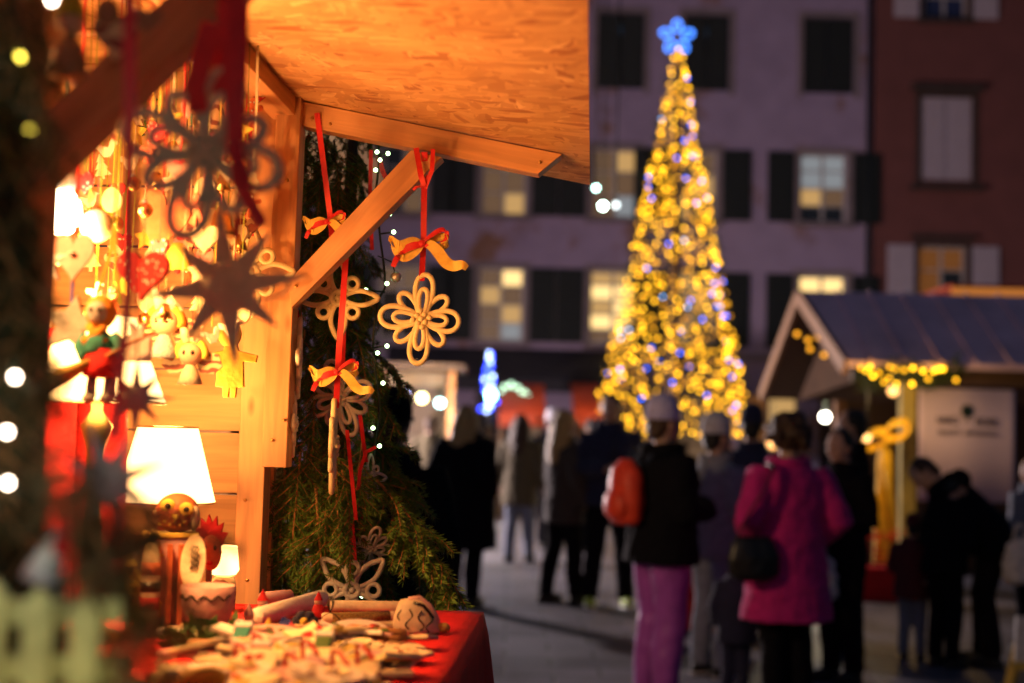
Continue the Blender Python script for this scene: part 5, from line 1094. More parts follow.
TREE = [(-.12, -1), (.12, -1), (.12, -.72), (.75, -.72), (.35, -.2), (.55, -.2), (.22, .35), (.36, .35), (0, 1), (-.36, .35), (-.22, .35), (-.55, -.2), (-.35, -.2), (-.75, -.72), (-.12, -.72)]
BIRD = [(-1, .1), (-.55, .0), (-.2, -.5), (.3, -.5), (.6, -.1), (.72, .3), (1, .38), (.72, .55), (.5, .7), (.3, .5), (.2, .15), (-.2, .2), (-.5, .35), (-.95, .45)]
RR_ = random.Random(21)
spots = []
for i in range(900):
    px, py = RR_.uniform(84, 262), RR_.uniform(90, 338)
    if py < 95+ (135-px)*1.0 or (px > 236 and py > 250): continue
    if all((px-a)**2+(py-b)**2 > 17**2 for a, b in spots): spots.append((px, py))
kinds_ = (('cloth_heart', HEART, 'paisley', 'scroll-printed cloth heart among the lit trinkets', 11), ('gingerbread_man', GING, 'orange_red', 'small brown gingerbread man among the lit trinkets', 13), ('felt_star', star_o(5, 1, .5), 'yellow', 'small yellow felt star among the lit trinkets', 12), ('wooden_tree', TREE, 'cream', 'little cream wooden fir tree shape among the lit trinkets', 13), ('clay_bird', BIRD, 'clay_white', 'white clay bird among the lit trinkets', 13), ('spotted_heart', HEART, 'polka', 'small red heart with pale spots among the lit trinkets', 10), ('felt_heart', HEART, 'pink', 'small pale pink heart among the lit trinkets', 11))
for i, (px, py) in enumerate(spots[:62]):
    yl = (2.42, 2.0, 2.2, 2.42)[i % 4]
    if i % 9 == 8:
        o, k, q = hang('mini_bell', 'tiny shiny brass bell among the lit trinkets', 'bell', px, py, yl, 9, 'gold_ribbon', 1.2, 'tiny brass bells inside the stall'); m = MB(); m.lathe([(0, 9*k), (4*k, 8*k), (6*k, 0), (9*k, -8*k), (0, -7*k)], wloc(o), 16); m.build('body', M['brass'], o); m = MB(); m.ell(q(0, -9), 2.5*k); m.build('clapper', M['brass'], o)
    elif i % 9 == 4:
        o, k, q = hang('mini_bauble', 'tiny shiny gold bauble among the lit trinkets', 'bauble', px, py, yl, 8, 'cream', 1, 'tiny gold baubles inside the stall'); m = MB(); m.ell(q(0, 0), 8*k, n=18, m=12); m.build('ball', M['brass'], o); m = MB(); m.lathe([(2.6*k, 7.4*k), (2.6*k, 10*k), (1*k, 10.5*k)], wloc(o), 10); m.build('cap', M['silver'], o)
    else:
        nm, ol, mt, lab, r_ = kinds_[i % 7]; r_ *= RR_.uniform(.85, 1.25)
        o, k, q = flat(nm, lab, 'ornament', px, py, yl, ol, r_, r_*1.1, mt, RR_.choice((3, 5, 8)), r_*.75, nm.replace('_', ' ')+' shapes inside the stall', RR_.uniform(-14, 14), RR_.choice(('red_ribbon', 'green_rib', 'gold_ribbon', 'cream')), RR_.choice((1, 1.6, 3)), RR_.uniform(-45, 45))
        if nm == 'gingerbread_man':
            m = MB(); [m.ell(q(x, y, 4), (1.2*k, 1.2*k, 1*k), n=8, m=5) for x, y in ((-2, r_*.75), (2, r_*.75), (0, r_*.2), (0, -r_*.1))]; m.build('icing', M['white_felt'], o)
        if nm in ('cloth_heart', 'felt_heart'):
            m = MB(); m.strip([q(-5, r_*.62, 5), q(0, r_*.5, 6), q(6, r_*.68, 5)], UP, 3*k); m.build('bow', M['red_ribbon'], o)
# top left silhouettes
o, k, q = hang('hanging_doll', 'dark gnome doll with olive cap blurred in the top left corner', 'doll', 71, 22, 1.27, 30)
m = MB(); m.ell(q(0, 0), 15*k, n=18, m=12); m.build('head', M['rose'], o); m = MB(); m.lathe([(17*k, 4*k), (13*k, 18*k), (0, 44*k)], wloc(o), 18); m.build('cap', M['green_rib'], o); m = MB(); m.lathe([(5*k, -12*k), (16*k, -30*k), (20*k, -58*k), (0, -60*k)], wloc(o), 18); m.build('coat', M['pine_dark'], o)
o, k, q = flat('heart_ornament', 'purple scroll-patterned heart blurred beside the dark gnome doll', 'ornament', 116, 34, 1.27, HEART, 24, 28, 'paisley', 8, 18)
m = MB(); m.ell(q(-8, 22, 5), (13*k, 6*k, 15*k)); m.build('patch', M['pine_dark'], o)
o, k, q = flat('heart_ornament', 'small dark heart touching the near diagonal brace', 'ornament', 148, 20, 1.27, HEART, 15, 16, 'pine_dark', 6, 12)

# ------------------------------------------------------------------ lamps in the stall
M['shade'] = EM('lit_lamp_shade', (1, .66, .24), 4.2, True, (.8, .7, .5)); M['bulb'] = EM('stall_bulb_white', (1, .8, .5), 40, True)
hl = T('hanging_lamp', 'bare blazing white bulb hanging at the left of the stall', 'lamp', sp(62, 212, 1.95)); c = wloc(hl)
m = MB(); m.ell(c, (.027, .027, .034), n=18, m=12); m.build('bulb', M['bulb'], hl); m = MB(); m.lathe([(0, .085), (.016, .083), (.02, .04), (.015, .03)], c, 14); m.build('socket', M['white_felt'], hl); m = MB(); m.tube([c+UP*.08, c+UP*(2.17-c.z)], .003, 6); m.build('cord', M['wire'], hl)
plight('lamp_light', c+UP*-.045, 21, WARM, .03, hl)
pl = T('hanging_lamp', 'second bare bulb hanging inside the stall, out past the left edge of the photo', 'lamp', S(-.86, 1.58, 1.97)); c = wloc(pl)
m = MB(); m.ell(c, (.027, .027, .034), n=18, m=12); m.build('bulb', M['bulb'], pl); m = MB(); m.lathe([(0, .085), (.016, .083), (.02, .04), (.015, .03)], c, 14); m.build('socket', M['white_felt'], pl); m = MB(); m.tube([c+UP*.08, c+UP*(2.17-c.z)], .003, 6); m.build('cord', M['wire'], pl)
plight('lamp_light', c+UP*-.045, 38, WARM, .03, pl)
def table_lamp(label, px, ptop, pbot, yl, rt, rb, watts, base=True):
    k = k_of(yl); ct_ = sp(px, ptop, yl); cb_ = sp(px, pbot, yl); cb_ = V((ct_.x, ct_.y, cb_.z)); h = ct_.z-cb_.z
    o = T('table_lamp', label, 'lamp', V((ct_.x, ct_.y, TOPZ)))
    m = MB(); m.lathe([(rb*k, 0), (rt*k, h), (rt*k-.0015, h), (rb*k-.0015, 0)], cb_, 36); sh_ = m.build('shade', M['shade'], o)
    for r_, z_ in ((rt*k, h), (rb*k, 0)): m = MB(); m.tube([cb_+V((r_*math.cos(a), r_*math.sin(a), z_)) for a in [6.283*j/40 for j in range(40)]], .0016, 6, True); m.build('rim', M['brass'], sh_)
    m = MB(); hb = cb_.z-TOPZ; zt = cb_.z+h*.25-TOPZ
    m.lathe([(0, 0), (.05, 0), (.05, .008), (.02, .02), (.011, .05), (.016, hb*.4), (.009, hb*.6), (.013, hb*.8), (.022, hb*.9), (.008, hb*.96), (.008, zt), (0, zt)], V((ct_.x, ct_.y, TOPZ)), 20); m.build('base', M['brass'], o)
    m = MB(); m.ell(V((ct_.x, ct_.y, cb_.z+h*.45)), (.02, .02, .03)); m.build('bulb', M['bulb'], o)
    plight('lamp_light', V((ct_.x, ct_.y, ct_.z+.004)), watts, WARM, .03, o); plight('lamp_light', V((ct_.x, ct_.y, cb_.z-.004)), watts*.45, WARM, .03, o)
    return o
table_lamp('table lamp with white glowing shade standing before the board wall', 168, 427, 502, 2.38, 30, 50, 9)
table_lamp('table lamp with wide glowing shade on a brass stem behind the broom doll', 101, 316, 402, 2.02, 34, 68, 10)
# ------------------------------------------------------------------ goods standing on the counter
def stand(name, label, cat, px, yl, group=None, z=None):
    p = sp(px, 600, yl); p = V((p.x, p.y, TOPZ if z is None else z)); o = T(name, label, cat, p, group); k = k_of(yl)
    return o, k, (lambda x, y, d=0: p+SXA*x*k+UP*y*k-SYA*d*k)
def zpx(py, yl): return (sp(200, py, yl).z-TOPZ)/k_of(yl)
RZ = Matrix.Rotation(-SA, 3, 'Z')
for px, yl, w_, ptop, lab in ((48, 2.2, 44, 332, 'tall red paper bag at the left behind the fir garland'), (92, 2.3, 62, 398, 'wide red paper bag under the brass lamp stem')):
    o, k, q = stand('paper_bag', lab, 'bag', px, yl); h = zpx(ptop, yl)
    m = MB(); m.rings([(q(0, t*h), w_*k*.5*(1-.08*t), .04*(1-.5*t)) for t in (0, .3, .6, .85, 1)], 16); m.build('bag', M['red_felt'], o); m = MB(); m.tube([q(-10, h), q(-8, h+14), q(8, h+14), q(10, h)], 1.2*k, 6); m.build('handle', M['cream'], o)
# box with an owl-like ball
o, k, q = stand('gift_box', 'tall cream and red striped box carrying the spotted orange owl ball', 'box', 168, 2.22); hb = zpx(537, 2.22)
m = MB(); m.box(q(0, hb/2), (48*k, 40*k, hb*k), RZ @ Matrix.Rotation(R(24), 3, 'Z')); m.build('carton', M['pink'], o, bevel=.002)
for i in range(4):
    m = MB(); m.box(q(-15+11*i, hb*.48, 26-i*1.2), (4*k, 14*k, hb*.9*k), RZ @ Matrix.Rotation(R(24), 3, 'Z')); m.build('stripe', M['orange_red'], o)
m = MB(); m.box(q(0, hb+2), (52*k, 44*k, 5*k), RZ @ Matrix.Rotation(R(24), 3, 'Z')); m.build('lid', M['yellow'], o, bevel=.002)
zb_ = TOPZ+(hb+4.6)*k
o, k, q = stand('owl_ball', 'round orange-red owl figure with big yellow eyes on top of the box', 'figurine', 174, 2.22, z=zb_)
m = MB(); m.ell(q(0, 19), (22*k, 20*k, 20*k), n=26, m=18); m.build('body', M['orange_red'], o)
for x, y in ((-5, 27), (14, 24)):
    m = MB(); m.ell(q(x, y, 17), (8*k, 7*k, 3.5*k), FR @ Matrix.Rotation(R(0), 3, 'X'), n=14, m=8); e = m.build('eye_ring', M['yellow'], o); m = MB(); m.ell(q(x+1, y, 20.5), (3*k, 3*k, 1.5*k), FR, n=10, m=6); m.build('pupil', M['eye'], e)
m = MB(); m.tube([q(4, 18, 20), q(5, 12, 22)], [4*k, 1*k], 8); m.build('beak', M['yellow'], o)
m = MB(); m.ell(q(-19, 14, 6), (5*k, 8*k, 10*k)); m.build('wing', M['paisley'], o); m = MB(); m.ell(q(20, 15, 6), (5*k, 8*k, 12*k)); m.build('wing', M['scroll'], o)
for i in range(6): m = MB(); m.ell(q(-12+5*i, 8+3*(i % 2), 18), 1.6*k, n=8, m=6); m.build('spot', M['yellow'], o)
# sun face
o, k, q = stand('sun_face', 'red face plaque with flame hair leaning behind the striped box', 'plaque', 208, 2.32); h = zpx(546, 2.32)
fl_ = []
for i in range(30):
    a = 6.283*i/30; r_ = (1.0 if i % 2 == 0 else .72)*(1.15 if math.sin(a) > .2 else .8); fl_.append((17*r_*math.cos(a), 26*r_*math.sin(a)))
m = MB(); m.plate([(x*k, y*k) for x, y in fl_], q(0, h+2), SXA, UP, 5*k); m.build('flames', M['red_felt'], o)
m = MB(); m.ell(q(2, h-6, 3), (11*k, 18*k, 5*k), FR, n=20, m=12); m.build('face', M['orange_red'], o)
for x in (-3, 7): m = MB(); m.ell(q(x, h-1, 7.5), (1.8*k, 2.6*k, 1.5*k), FR, n=8, m=6); m.build('eye', M['eye'], o)
m = MB(); m.ell(q(2, h-16, 7.4), (3.6*k, 2.4*k, 1.5*k), FR, n=10, m=6); m.build('mouth', M['red_felt'], o)
m = MB(); m.box(q(0, h/2-12), (5*k, 5*k, (h-22)*k), RZ); m.build('stick', M['dark_wood'], o)
# oval tag signs with scribbled lettering, candle lantern
o, k, q = stand('oval_sign', 'cream oval tag with dark handwriting in front of the striped box', 'sign', 192, 2.12); h = zpx(562, 2.12)
m = MB(); m.plate([(13*k*x, 27*k*y) for x, y in CIRC], q(0, h), SXA, (UP+SYA*.2).normalized(), 3*k); m.build('tag', M['cream'], o, bevel=.001)
m = MB()
for i in range(4):
    m.tube([q(-1.5+i*2.2+1.1*math.sin(j*2.1+i), h-17+j*2.1, 3.2-.4*(j-8)*.02) for j in range(17)], .55*k, 5)
m.build('handwriting', M['eye'], o); m = MB(); m.box(q(0, h/2-12), (4*k, 4*k, max(6, h-20)*k), RZ); m.build('foot', M['cream'], o)
o, k, q = stand('candle_lantern', 'small lantern with red and dark label bands left of the oval tag', 'lantern', 150, 2.08); h = zpx(590, 2.08)
hh = zpx(545, 2.08)
m = MB(); m.rings([(q(0, t), 9.5*k, 7*k) for t in (0, hh*.2, hh*.5, hh*.8)]+[(q(0, hh), 6*k, 5*k)], 20); m.build('glass', M['cream'], o)
for z0, z1, mt in ((.28, .42, 'red_felt'), (.48, .58, 'eye'), (.66, .8, 'orange_red')):
    m = MB(); m.rings([(q(0, hh*z0), 9.9*k, 7.4*k), (q(0, hh*z1), 9.9*k, 7.4*k)], 20); m.build('label_band', M[mt], o)
m = MB(); m.tube([q(-8, hh-3), q(-7, hh+10), q(0, hh+15), q(7, hh+10), q(8, hh-3)], 1.1*k, 6); m.build('handle', M['brass'], o)
# votive light
o, k, q = stand('tealight_cup', 'white tealight cup glowing at the foot of the post', 'candle', 223, 2.40); h = zpx(545, 2.40)
m = MB(); m.lathe([(12*k, h*.55*k), (15*k, h*.62*k), (12.5*k, h*k), (12*k, h*k), (14*k, h*.63*k)], wloc(o), 22); m.build('shade', M['shade'], o); m = MB(); m.lathe([(0, 0), (12*k, 0), (13*k, h*.3*k), (11*k, h*.52*k), (0, h*.52*k)], wloc(o), 22); m.build('cup', M['paisley'], o)
# bowl with black leaf motif, dark leaf wreath, yellow garland of dried slices
o, k, q = stand('painted_dish', 'white dish with black zigzag rim standing below the oval tag', 'dish', 208, 2.08); h = zpx(585, 2.08)
m = MB(); m.lathe([(0, 0), (16*k, 2*k), (26*k, h*.6*k), (27*k, h*k), (25*k, h*k), (15*k, 5*k), (0, 4*k)], wloc(o), 28); m.build('dish', M['pink'], o)
m = MB(); m.tube([q(27.5*math.sin(R(a)), h*.8+2.5*math.sin(a*.22), 27.5*math.cos(R(a))) for a in range(-60, 70, 6)], 1.0*k, 6); m.build('rim_line', M['eye'], o)
o, k, q = stand('leaf_wreath', 'dark green leaf wreath lying in front of the white dish', 'wreath', 202, 1.95)
m = MB()
for i in range(170):
    a = rnd.random()*6.28; p = q(24*math.cos(a)+rnd.gauss(0, 4), 6+abs(rnd.gauss(0, 8)), 24*math.sin(a)); d = V((rnd.gauss(0, 1), rnd.gauss(0, 1), .3+abs(rnd.gauss(0, .5)))).normalized(); a_ = d.cross(V((.2, 1, .1))).normalized(); m.add([p, p+d*7*k+a_*4*k, p+d*15*k, p+d*7*k-a_*4*k], [(0, 1, 2, 3)])
m.build('leaves', M['leaf'], o)
o, k, q = stand('dried_garland', 'pale yellow garland of dried slices heaped left of the striped box', 'garland', 140, 2.15)
m = MB(); 
for i in range(46):
    t = rnd.random(); p = q(-16+34*rnd.random(), 6+105*t*rnd.random()**.5, rnd.uniform(-6, 12)); ax_ = V((rnd.gauss(0, 1), rnd.gauss(0, 1), rnd.gauss(0, 1))).normalized(); b_ = ax_.cross(V((.3, .2, 1))).normalized(); m.plate([(7*k*x, 5*k*y) for x, y in CIRC[::3]], p, ax_, b_, 1.6*k)
m.build('slices', M['yellow'], o)
# ------------------------------------------------------------------ flat goods on the cloth
def on_cloth(px, py, dz=0):
    d = ray(px, py); t = (TOPZ+dz-CAM.z)/d.z; return CAM+d*t
# patterned clay house bell
p = on_cloth(416, 632); yl = loc3(p)[1]; k = k_of(yl)
o = T('clay_bell', 'cream clay house-shaped bell with black scrolls at the right end of the goods', 'bell', p); q = lambda x, y, d=0: p+SXA*x*k+UP*y*k-SYA*d*k
m = MB(); m.rings([(q(0, 0), 24*k, 17*k), (q(0, 3), 24.5*k, 17.5*k), (q(-1, 14), 22*k, 15*k), (q(-3, 26), 16*k, 10*k), (q(-5, 32), 11*k, 6*k)], 26); m.build('body', M['cream'], o)
for cx, cy, s_, r_ in ((-15, 13, 1, 6), (-5, 14, -1, 6), (6, 13, 1, 6), (15, 11, -1, 5)):
    m = MB(); m.tube([q(cx+s_*3.4*math.sin(i*.42)*(1.25-i/22), cy-9+i*1.15, 17.4-(cx/10)**2*1.6-max(0, cy-9+i*1.15-6)*.34) for i in range(17)], .85*k, 6); m.build('scroll', M['eye'], o)
m = MB(); m.tube([q(-8, 31), q(2, 33), q(12, 26), q(20, 14), q(23, 4)], [3.4*k, 3.6*k, 3.4*k, 3*k, 2.6*k], 8); m.build('ridge', M['pink'], o); m = MB(); m.tube([q(-2, 30, 8), q(8, 27, 8), q(18, 15, 8)], 1.7*k, 6); m.build('trim', M['eye'], o)
m = MB(); m.ell(q(28, 5, 0), (6*k, 5*k, 5*k)); m.ell(q(24, 6), (4*k, 4*k, 4*k)); m.build('clapper', M['straw'], o)
# candle rolls and cloth roll
def roll(label, cat, name, p0, p1, r, mat, band=None, end=None):
    a, b = on_cloth(*p0)+UP*r, on_cloth(*p1)+UP*r; o = T(name, label, cat, (a+b)/2-UP*r); m = MB(); m.tube([a, a.lerp(b, .02), a.lerp(b, .5), a.lerp(b, .98), b], [r*.85, r, r*1.02, r, r*.85], 14); m.build('roll', M[mat], o)
    if band:
        m = MB(); m.tube([a.lerp(b, .12), a.lerp(b, .88)], r*1.02, 14); m.build('glitter_band', M[band], o)
    return o
M['glitter'] = P('dark_gold_glitter', (.34, .24, .08), .35, metal=.5, var=.9, scale=420, bump=.8, bscale=500)
roll('white rolled cloth lying across the far left end of the counter', 'cloth', 'cloth_roll', (254, 628), (322, 607), .015, 'clay_white')
roll('long cream candle roll with yellow sprinkles at the far edge of the counter', 'candle', 'candle_roll', (330, 612), (402, 613), .010, 'cream')
roll('candle roll with dark gold glitter band behind the clay house', 'candle', 'candle_roll', (322, 624), (398, 622), .009, 'cream', 'glitter')
roll('plain cream candle roll in front of the glitter banded one', 'candle', 'candle_roll', (322, 634), (404, 631), .008, 'cream')
roll('short pinkish candle roll at the back by the white cloth roll', 'candle', 'candle_roll', (262, 606), (290, 603), .012, 'pink')
# black bow
p = on_cloth(330, 628); o = T('black_bow', 'small black ribbon bow standing on the candle rolls', 'bow', p+UP*.012); k = k_of(2.3)
m = MB(); c = p+UP*.024
for sx in (-1, 1): m.strip([c, c+SXA*sx*3*k+UP*9*k, c+SXA*sx*1*k+UP*15*k, c-SXA*sx*2*k+UP*8*k, c], SYA, 3*k); m.strip([c, c+SXA*sx*6*k-UP*3*k, c+SXA*sx*10*k-UP*8*k], SYA, 3*k)
m.build('ribbon', M['eye'], o)
# heap of small goods: plaques, stars, hearts, figurines
proto = {}
def plaque(kind):
    m = MB(); o_ = {'plaque': [(-1, -.62), (1, -.62), (1, .62), (-1, .62)], 'heart': HEART, 'star': star_o(5, 1, .5), 'disc': CIRC}[kind]; m.plate(sc_o(o_, .036), (0, 0, .003), (1, 0, 0), (0, 1, 0), .006); return m
cats = {'plaque': ('clay_plaque', 'cream clay plaque lying in the heap on the red counter'), 'heart': ('clay_heart', 'cream clay heart lying in the heap on the red counter'), 'star': ('clay_star', 'cream clay star lying in the heap on the red counter'), 'disc': ('clay_disc', 'round cream clay disc lying in the heap on the red counter')}
def flat_good(kind, px, py, lift, mats, sc_=1.0, tilt=.16):
    nm, lab = cats[kind]; key = (kind, mats)
    p = on_cloth(px, py, lift)
    if key not in proto:
        o = T(nm, lab, 'ornament', p, 'flat clay goods heaped on the counter'); b = plaque(kind).build('body', M[mats], o, local=True, bevel=.0015)
        mm = MB(); rr = random.Random(len(proto))
        for i in range(5): x, y = rr.uniform(-.02, .02), rr.uniform(-.014, .014); mm.ell((x, y, .006), (.006, .004, .0025), n=8, m=5, mi=0)
        mm.build('relief', M[('red_felt', 'paisley', 'yellow', 'leaf', 'clay_white')[len(proto) % 5]], o, local=True); proto[key] = o
    else: o = dup(proto[key], p)
    o.scale = (sc_,)*3; o.rotation_euler = (rnd.gauss(0, tilt), rnd.gauss(0, tilt), rnd.uniform(-1, 1)); return o
kinds = ['plaque', 'heart', 'star', 'disc', 'plaque']
for i in range(100):
    t = rnd.random(); px = 175+t*220; py = 628+rnd.random()*75
    edge = 425-(py-640)*.9
    if px > edge: px = edge-rnd.random()*120
    if px < 170: px = 170+rnd.random()*60
    flat_good(kinds[i % 5], px, py, .006+.03*rnd.random()*(1 if px < 330 else .5), ('clay', 'cream', 'clay_white', 'pink')[rnd.choice((0, 0, 1, 1, 2, 3))], .75+.5*rnd.random())
for px, py in ((424, 640), (410, 648), (395, 655), (418, 655), (384, 662), (400, 667), (372, 672), (350, 645), (365, 652)): flat_good('plaque', px-14, py, .006+.008*rnd.random(), 'cream', 1.0, .1)
def parcel(px, py, mt, rib, lab, sc_=1.0):
    p = on_cloth(px, py); k = k_of(loc3(p)[1])*sc_; o = T('small_parcel', lab, 'parcel', p); Rm = Matrix.Rotation(rnd.uniform(-1, 1), 3, 'Z'); m = MB(); m.box(p+UP*9*k, (30*k, 22*k, 18*k), Rm); m.build('box', M[mt], o, bevel=.0015)
    m = MB(); m.box(p+UP*9.1*k, (4*k, 22.8*k, 18.8*k), Rm); m.build('ribbon', M[rib], o); m = MB(); m.box(p+UP*9.0*k, (30.8*k, 4*k, 18.6*k), Rm); m.build('ribbon', M[rib], o)
    m = MB()
    for s_ in (-1, 1): m.strip([p+UP*18*k, p+UP*25*k+Rm @ V((s_*5*k, 0, 0)), p+UP*22*k+Rm @ V((s_*11*k, 0, 0)), p+UP*18*k], Rm @ V((0, 1, 0)), 4*k)
    m.build('bow', M[rib], o)
parcel(196, 640, 'paisley', 'red_ribbon', 'scroll-printed parcel with red bow on the left of the goods heap', .9)
parcel(232, 632, 'white_felt', 'red_ribbon', 'white parcel with red bow next to the foot of the post', .7)
parcel(345, 640, 'leaf', 'gold_ribbon', 'green parcel with gold bow in front of the candle rolls', .6)
parcel(212, 690, 'red_felt', 'gold_ribbon', 'red parcel with gold bow at the bottom of the goods heap', 1.1)
def cookie(px, py, lift):
    p = on_cloth(px, py, lift)
    if 'cookie' not in proto:
        o = T('iced_cookie', 'round golden cookie with white icing ring lying in the goods heap', 'cookie', p, 'iced cookies on the counter'); m = MB(); m.lathe([(0, 0), (.024, 0), (.027, .004), (.024, .008), (0, .009)], (0, 0, 0), 22); m.build('biscuit', M['straw'], o, local=True); m = MB(); m.tube([(.016*math.cos(a)*(1+.12*math.cos(5*a)), .016*math.sin(a)*(1+.12*math.cos(5*a)), .0095) for a in [6.283*j/30 for j in range(30)]], .0016, 6, True); m.build('icing', M['white_felt'], o, local=True); proto['cookie'] = o
    else: o = dup(proto['cookie'], p)
    o.rotation_euler = (rnd.gauss(0, .25), rnd.gauss(0, .25), rnd.random()*6)
for i in range(14): cookie(190+rnd.random()*170, 635+rnd.random()*50, .012+.03*rnd.random())
def sticks(px, py, lab):
    p = on_cloth(px, py, .012); o = T('cinnamon_bundle', lab, 'spice', p); dr = Matrix.Rotation(rnd.uniform(-.9, .9), 3, 'Z') @ V((1, 0, 0)); nn = dr.cross(UP)
    for j in range(5): m = MB(); c = p+nn*((j % 3)-1)*.008+UP*(.007 if j < 3 else .014); m.tube([c-dr*.045, c+dr*.045], .0042, 8); m.build('stick', M['twig'], o)
    m = MB(); m.tube([p+UP*.009+nn*.015*math.cos(a)+UP*.012*math.sin(a) for a in [6.283*j/14 for j in range(14)]], .0015, 6, True); m.build('tie', M['red_ribbon'], o)
sticks(292, 640, 'cinnamon bundle tied in red behind the pink stuffed heart'); sticks(222, 655, 'cinnamon bundle tied in red left of the pink stuffed heart'); sticks(375, 640, 'cinnamon bundle tied in red in front of the clay house bell')
STOCK = [(-.5, 1), (.35, 1), (.35, -.1), (.9, -.45), (.85, -.85), (.3, -1), (-.3, -.85), (-.55, -.3)][::-1]
for px, py, mt, lab in ((258, 666, 'red_felt', 'tiny red felt stocking with white cuff on the heap'), (322, 655, 'leaf', 'tiny green felt stocking with white cuff on the heap'), (240, 645, 'teal', 'tiny teal felt stocking with white cuff on the heap')):
    p = on_cloth(px, py, .03); k = k_of(2.2); o = T('mini_stocking', lab, 'stocking', p); ayy = (SYA*.8+UP*.5).normalized(); m = MB(); m.plate(sc_o(STOCK, 15*k, 20*k), p+UP*.004, SXA, ayy, 5*k); m.build('sock', M[mt], o, bevel=.002); m = MB(); m.plate([(-9*k, 16*k), (6.5*k, 16*k), (6.5*k, 23*k), (-9*k, 23*k)], p+UP*.004, SXA, ayy, 7*k); m.build('cuff', M['white_felt'], o, bevel=.002)
def figurine(label, px, py, mat, mat2, s_=1.0, hatmat='red_felt'):
    p = on_cloth(px, py); k = k_of(loc3(p)[1])*s_; o = T('clay_figurine', label, 'figurine', p)
    m = MB(); m.lathe([(0, 0), (9*k, 0), (10*k, 6*k), (7*k, 16*k), (3*k, 19*k)], p, 18); m.build('body', M[mat], o); m = MB(); m.ell(p+UP*22*k, 6*k); m.build('head', M[mat2], o); m = MB(); m.lathe([(6.6*k, 24*k), (3*k, 31*k), (0, 37*k)], p, 14); m.build('hat', M[hatmat], o)
figurine('small clay gnome with red hat beside the white cloth roll', 262, 622, 'cream', 'pink', .9)
figurine('yellow clay figurine in the middle of the goods heap', 268, 650, 'yellow', 'cream', .9, 'yellow')
figurine('cream clay figurine with pink hat on the left of the heap', 248, 636, 'pink', 'cream', .9, 'pink')
figurine('little red clay gnome behind the black bow', 318, 617, 'red_felt', 'cream', .7)
p = on_cloth(285, 622, .03); o = T('price_tag', 'small blue card standing among the clay figurines', 'card', p); m = MB(); m.box(p, (.014, .002, .012), RZ @ Matrix.Rotation(R(25), 3, 'Y')); m.build('card', M['blue'], o); m = MB(); m.box(p-UP*.016, (.003, .002, .024), RZ); m.build('stick', M['cream'], o)
p = on_cloth(305, 625, .02); o = T('dark_brooch', 'dark blue-black flower brooch lying behind the heap', 'brooch', p); m = MB()
for a in range(6): m.ell(p+SXA*.012*math.cos(a*1.05)+UP*(.006+.008*math.sin(a*1.05)), .008)
m.build('petals', M['navy'], o); m = MB(); m.ell(p+UP*.006-SYA*.008, .006); m.build('centre', M['yellow'], o)
# near blurred goods
for i, (px, py, mt) in enumerate(((250, 655, 'white_felt'), (300, 662, 'pink_yarn'), (330, 675, 'cream'), (282, 678, 'polka'), (232, 668, 'pink'), (355, 668, 'cream'))):
    p = on_cloth(px, py+30); k = k_of(loc3(p)[1]); o = T('stuffed_heart', ('white stuffed heart on the near left of the goods heap', 'fluffy pink stuffed heart in the near middle of the heap', 'cream stuffed heart in the near goods right of the pink one', 'red spotted stuffed heart at the bottom of the picture', 'plain pink stuffed heart left of the white one', 'cream stuffed heart closest to the bare red cloth')[i], 'ornament', p+UP*.02)
    m = MB(); m.plate(sc_o(HEART, 24*k, 24*k), p+UP*.024, SXA, (SYA+UP*.45).normalized(), 15*k); m.build('pad', M[mt], o, bevel=.006); m = MB(); m.strip([p+UP*.035+SYA*.01, p+UP*.06+SYA*.015, p+UP*.045+SXA*.02], SXA, .005); m.build('loop', M['red_ribbon'], o)
# picket crate with gnome, near bottom left
cr = T('picket_crate', 'whitewashed picket crate at the bottom left corner of the stall counter', 'crate', S(-.33, .98, TOPZ)); M['picket'] = P('whitewashed_wood', (.60, .56, .24), .8, var=.7, scale=14)
for i, px in enumerate((-8, 40, 88)):
    a = sp(px, 600+(i % 2)*8, .92); h_ = zpx(584+(i % 3)*7, .92)*k_of(.92); b_ = V((a.x, a.y, TOPZ)); m = MB(); m.plate([(-.0095, 0), (.0095, 0), (.0095, h_-.012), (0, h_), (-.0095, h_-.012)], b_, SXA, UP, .008); m.build('picket', M['picket'], cr)
for py in (612, 668):
    a, b_ = sp(-40, py, .93), sp(122, py, .93); m = MB(); m.beam(a, b_, .008, .016); m.build('rail', M['picket'], cr)
a, b_ = sp(-40, 606, 1.06), sp(122, 606, 1.06); m = MB(); m.box(V(((a.x+b_.x)/2, (a.y+b_.y)/2, TOPZ+.07)), ((b_-a).length, .012, .14), RZ); m.build('back_panel', M['dark_wood'], cr)
m = MB(); c = sp(40, 600, .99); m.box(V((c.x, c.y, TOPZ+.12)), ((b_-a).length*.95, .12, .012), RZ); m.build('shelf', M['dark_wood'], cr)
o = T('felt_gnome', 'felt gnome with white cone beard and red hat inside the picket crate', 'gnome', V((sp(50, 600, .99).x, sp(50, 600, .99).y, TOPZ+.126))); p = wloc(o); kk = k_of(.99); hz_ = (sp(50, 578, .99).z-p.z)
gb_ = sp(50, 582, .99).z-p.z
m = MB(); ax_ = (UP+SXA*.32).normalized(); rr = Matrix.Rotation(R(17), 3, 'Y'); m.lathe([(0, 0), (21*kk, 1*kk), (18*kk, 16*kk), (10*kk, 38*kk), (4*kk, 52*kk)], p+UP*gb_-SXA*10*kk, 20, rr); m.build('beard', M['white_felt'], o)
m = MB(); m.lathe([(0, 0), (17*kk, 0), (17*kk, gb_), (0, gb_)], p, 18); m.build('body', M['navy'], o)
